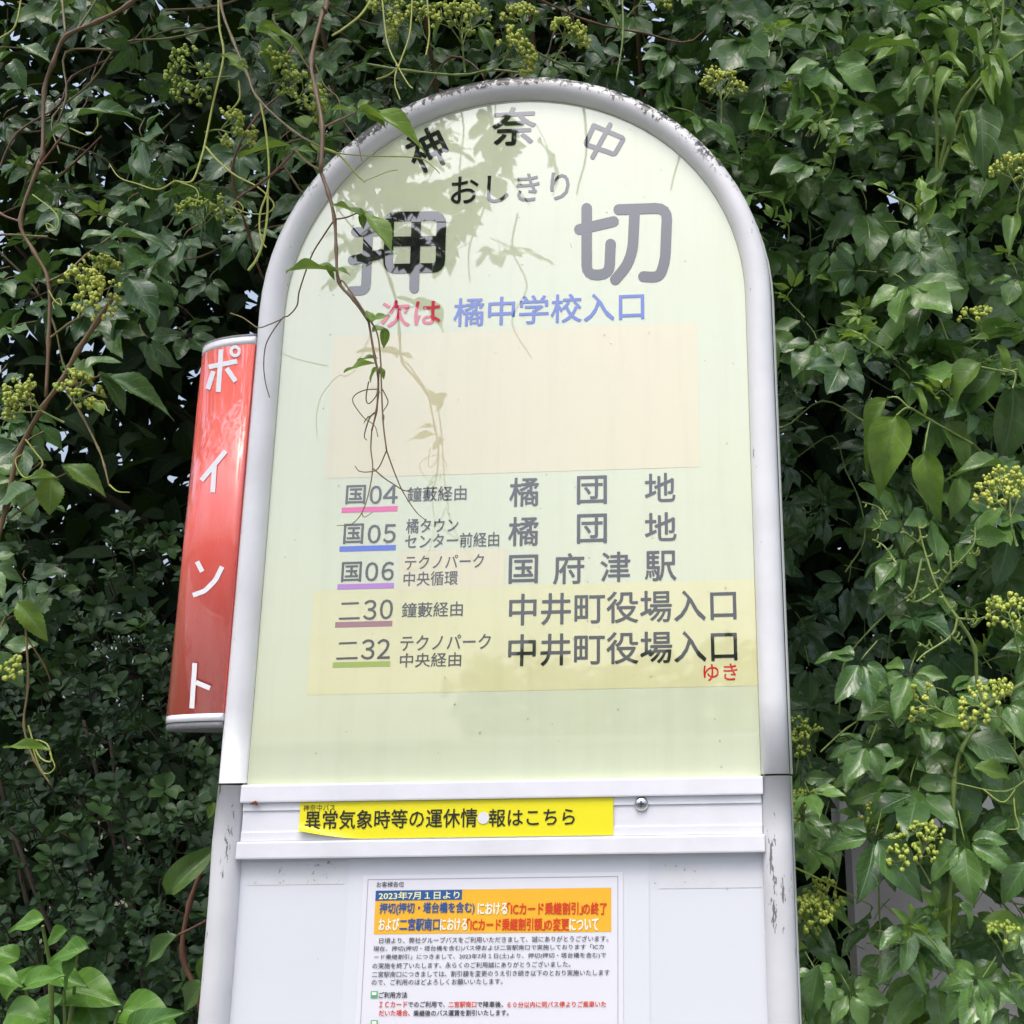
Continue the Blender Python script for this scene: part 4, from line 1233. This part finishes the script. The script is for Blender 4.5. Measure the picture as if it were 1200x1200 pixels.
tv.stemline([(728, -30), (730, 40), (722, 95)], (.1, .1), .0011, .001, .7)
for px_, d, s, lv, tn in (((515, 62), (-.5, -.4, .5), .065, 3, .5), ((545, 85), (.0, -.4, .7), .075, 3, .55), ((570, 84), (.8, -.4, .2), .07, 3, .7), ((470, 40), (-.2, -.5, .5), .05, 3, .4), ((618, 50), (-.2, -.4, .8), .045, 3, .6), ((650, 72), (.5, -.4, .6), .05, 3, .65), ((725, 30), (-.3, -.4, .5), .06, 3, .5), ((735, 20), (.5, -.3, .3), .055, 3, .45)):
    tv.head(px_, .06, np.array(d), s, lv, True, tn)
for a, b, tn in (((705, 5), (735, 22), .7), ((560, 30), (580, 60), .3), ((520, 20), (505, 45), .5)):
    tv.leafpx(a, b, .06, .4, (0, -.7, .7), tn)
tv.done(stem_m=STEM_GREEN)

# left vine, reddish, from top to the middle
lv = Plant('climbing_vine', 'reddish jointed vine running down the far left side with yellow bud heads', 'vine', tuple(P(80, 0, .05)))
lv.stemline([(190, -30), (150, 6), (115, 25), (77, 43), (62, 75), (52, 107), (50, 180), (46, 193), (24, 258), (40, 295), (57, 330), (57, 400), (54, 465)], (.02, .06), .0022, .0018, .25)
lv.stemline([(70, -40), (73, 0), (77, 43)], (.05, .04), .0015, .0016, .8)
lv.stemline([(77, 43), (95, 28), (130, -30)], (.04, .05), .0012, .001, .8)
lv.stemline([(-30, 225), (0, 250), (24, 260)], (.05, .05), .0013, .0013, .0)
lv.stemline([(57, 330), (80, 318), (100, 300), (150, 262)], (.05, .08), .0014, .001, .5)
lv.stemline([(47, 193), (65, 170), (78, 152)], (.04, .03), .0011, .0009, .0)
lv.stemline([(135, 345), (115, 375), (92, 410), (70, 450), (50, 478), (22, 530), (8, 590), (-10, 660)], (.02, .05), .0022, .0024, .35)
lv.stemline([(60, 395), (80, 380), (100, 368)], (.05, .04), .0012, .001, .6)
lv.stemline([(75, 455), (100, 447), (118, 440)], (.03, .02), .0014, .0012, .0)
lv.stemline([(78, 460), (95, 485), (115, 525), (122, 545), (128, 570)], (.03, .02), .0013, .0008, .7)
lv.stemline([(8, 610), (40, 585)], (.05, .04), .0012, .001, .5)
lv.tendril([(128, 568), (138, 576), (152, 577)], (.02, .02), .0009, .0005, .8)
lv.tendril([(100, 470), (108, 472), (120, 470), (126, 480)], (.02, .02), .001, .0007, .8)
lv.tendril([(0, 45), (18, 30), (26, -10)], (.03, .03), .0012, .001, .9)
lv.tendril([(38, 228), (58, 243), (68, 255), (67, 268), (58, 271), (54, 262), (60, 264), (63, 268)], (.03, .03), .0009, .0006, .1)
lv.tendril([(82, 150), (95, 156), (105, 158), (114, 148), (114, 138)], (.03, .03), .0009, .0006, .1)
lv.tendril([(57, 340), (64, 352), (72, 358), (70, 350), (62, 355), (64, 362)], (.05, .05), .0008, .0005, .5)
lv.tendril([(30, 515), (40, 528), (50, 545), (30, 560), (18, 540), (30, 530)], (.03, .03), .0009, .0006, .8)
for a, b, wr, tn, yg in (((110, 445), (62, 412), .45, .65, 1), ((98, 432), (62, 415), .4, .5, 0), ((100, 432), (133, 408), .75, .35, 0), ((115, 440), (205, 468), .22, .45, 0), ((118, 440), (154, 470), .5, .35, 0), ((110, 470), (122, 485), .7, .85, 1),
                         ((75, 545), (125, 570), .42, .5, 1), ((68, 560), (20, 558), .3, .6, 1), ((60, 560), (58, 602), .75, .55, 1), ((72, 545), (108, 570), .35, .4, 0), ((40, 572), (-10, 590), .7, .4, 0), ((20, 705), (54, 745), .5, .55, 1), ((0, 712), (-30, 720), .5, .5, 1),
                         ((80, 150), (45, 150), .4, .5, 0), ((85, 140), (118, 112), .5, .45, 0), ((78, 145), (88, 125), .5, .45, 0), ((95, 135), (160, 120), .3, .35, 0), ((95, 300), (55, 288), .55, .4, 0), ((95, 280), (130, 270), .6, .35, 0), ((100, 290), (135, 295), .4, .35, 0),
                         ((130, 280), (195, 262), .32, .35, 0), ((150, 325), (185, 370), .6, .1, 0), ((20, 55), (60, 62), .45, .4, 0), ((15, 60), (-10, 75), .5, .5, 0), ((15, 70), (25, 100), .6, .2, 0), ((60, 880), (0, 870), .2, .7, 1)):
    lv.leafpx(a, b, rng.uniform(.0, .06), wr, (rng.normal(0, .2), -.75, .6), tn, bool(yg))
for px_, y_, d, s, lv_, tn in (((92, 372), .03, (.3, -.4, .6), .058, 3, .8), ((115, 350), .03, (.3, -.4, -.2), .055, 3, .7), ((118, 340), .08, (.1, -.3, .6), .04, 3, .5), ((75, 495), .03, (-.6, -.4, .3), .062, 3, .45), ((78, 480), .03, (.5, -.4, .3), .045, 3, .4), ((20, 800), .06, (.1, -.5, .3), .035, 2, .6)):
    lv.head(px_, y_, np.array(d), s, lv_, True, tn)
lv.stemline([(30, 735), (33, 800), (28, 850), (40, 890), (60, 920)], (.05, .06), .0012, .0009, .6)
lv.tendril([(33, 850), (45, 885), (60, 892), (55, 872), (38, 870), (50, 905), (64, 900), (58, 882)], (.06, .06), .0009, .0006, .4)
lv.stemline([(30, 745), (52, 780), (60, 800)], (.05, .08), .0008, .0008, .3)
lv.done()

# ---- vine arching out over the walk above the sign: it is what the glossy panel mirrors
ov = Plant('overhanging_vine', 'leafy vine arching out from the hedge over the walkway above the sign', 'vine', (-.25, .3, 2.5))
MIR = np.array([1, -1, 1])
def virt(px, py, d): return P(px, py, d) * MIR
for (px0, py0, sx_, sy_, n_, d0) in ((445, 175, 22, 20, 5, .44), (510, 140, 30, 14, 5, .46), (520, 205, 24, 16, 4, .44), (450, 195, 34, 38, 7, .42), (500, 160, 45, 30, 9, .45), (560, 200, 22, 26, 3, .45), (440, 270, 30, 26, 3, .40), (490, 275, 30, 22, 4, .38), (590, 165, 26, 24, 4, .45), (590, 300, 14, 16, 2, .4), (510, 245, 40, 14, 4, .42)):
    for _ in range(n_):
        p = virt(px0 + rng.normal(0, sx_), py0 + rng.normal(0, sy_), d0 + rng.normal(0, .05))
        t = unit(np.array([rng.normal(0, .8), rng.normal(0, .5), -.6 + rng.normal(0, .4)]))
        compound(ov.leaf, ov.stem, p, t, unit(np.array([0, .45, .9]) + rng.normal(0, .4, 3)), rng.uniform(.05, .07), rng.uniform(.3, .9), T_VINE)
for p, px, py, y in scatter(60, 250, 560, -230, 60, .3, .6):
    t = unit(np.array([rng.normal(0, .8), rng.normal(0, .5), -.6]))
    compound(ov.leaf, ov.stem, p * MIR, t, unit(np.array([0, .3, .9]) + rng.normal(0, .4, 3)), rng.uniform(.05, .07), rng.uniform(.2, .8), T_VINE)
for a, b in (((430, 120), (470, 290)), ((520, 60), (540, 240)), ((560, 80), (610, 240)), ((560, 240), (545, 330)), ((600, 250), (625, 420)), ((480, 100), (420, 250))):
    q = [virt(a[0] + (b[0] - a[0]) * t + rng.normal(0, 8), a[1] + (b[1] - a[1]) * t, .42) for t in np.linspace(0, 1, 5)]
    m = MB(); ov.stems.append(m); tube(m, smooth_path(q, 4), .0016, .001, 5, .4)
for x_ in (-.35, -.2, -.05, .1):
    q = [(x_, .45, 2.45), (x_, .1, 2.75), (x_ + .02, -.25, 2.78), (x_ + .05, -.5, 2.55), (x_ + .03, -.55, 2.45)]
    m = MB(); ov.stems.append(m); tube(m, smooth_path(q, 6), .0035, .0015, 6, .2)
ov.done(leaf_m=VINE_LEAF)

# ---- trees over the road behind the camera, mirrored low in the panel
fm = MB()
for _ in range(16000):
    x = rng.uniform(-34, 34)
    hh = (4.6 + .25 * math.sin(x * .5) + .12 * math.sin(x * 1.3 + 1)) * (1 if x > -6 else .36)
    p = np.array([x, -24 + rng.normal(0, .8), rng.uniform(.1, hh)])
    put_leaf(fm, pick(T_TREE), p, unit(rng.normal(0, 1, 3)), unit(np.array([0, .6, .7]) + rng.normal(0, .5, 3)), .6, .42, rng.uniform(0, 1))
o = fm.build('treeline', leaf_mat('far_foliage', (.16, .22, .14), (.24, .31, .20), (.22, .28, .18), .6, .1))
tag(o, 'line of low green trees across the road, behind the viewer', 'treeline', kind='stuff')

ww = empty('reflector_wall', (0, -9.5, 0), 'unseen pale wall added across the road to brighten low reflections in the panel', 'wall')  # added behind the viewer as a pale reflector for the lower panel
box('wall_face', -30, 30, -9.7, -9.5, 0, 1.98, simple('reflector_pale', (.72, .72, .72), .8, var=.08, scale=3), ww)
box('coping', -30, 30, -9.74, -9.46, 1.983, 2.06, simple('reflector_coping', (.6, .6, .59), .8, var=.1, scale=6), ww, bev=.01)
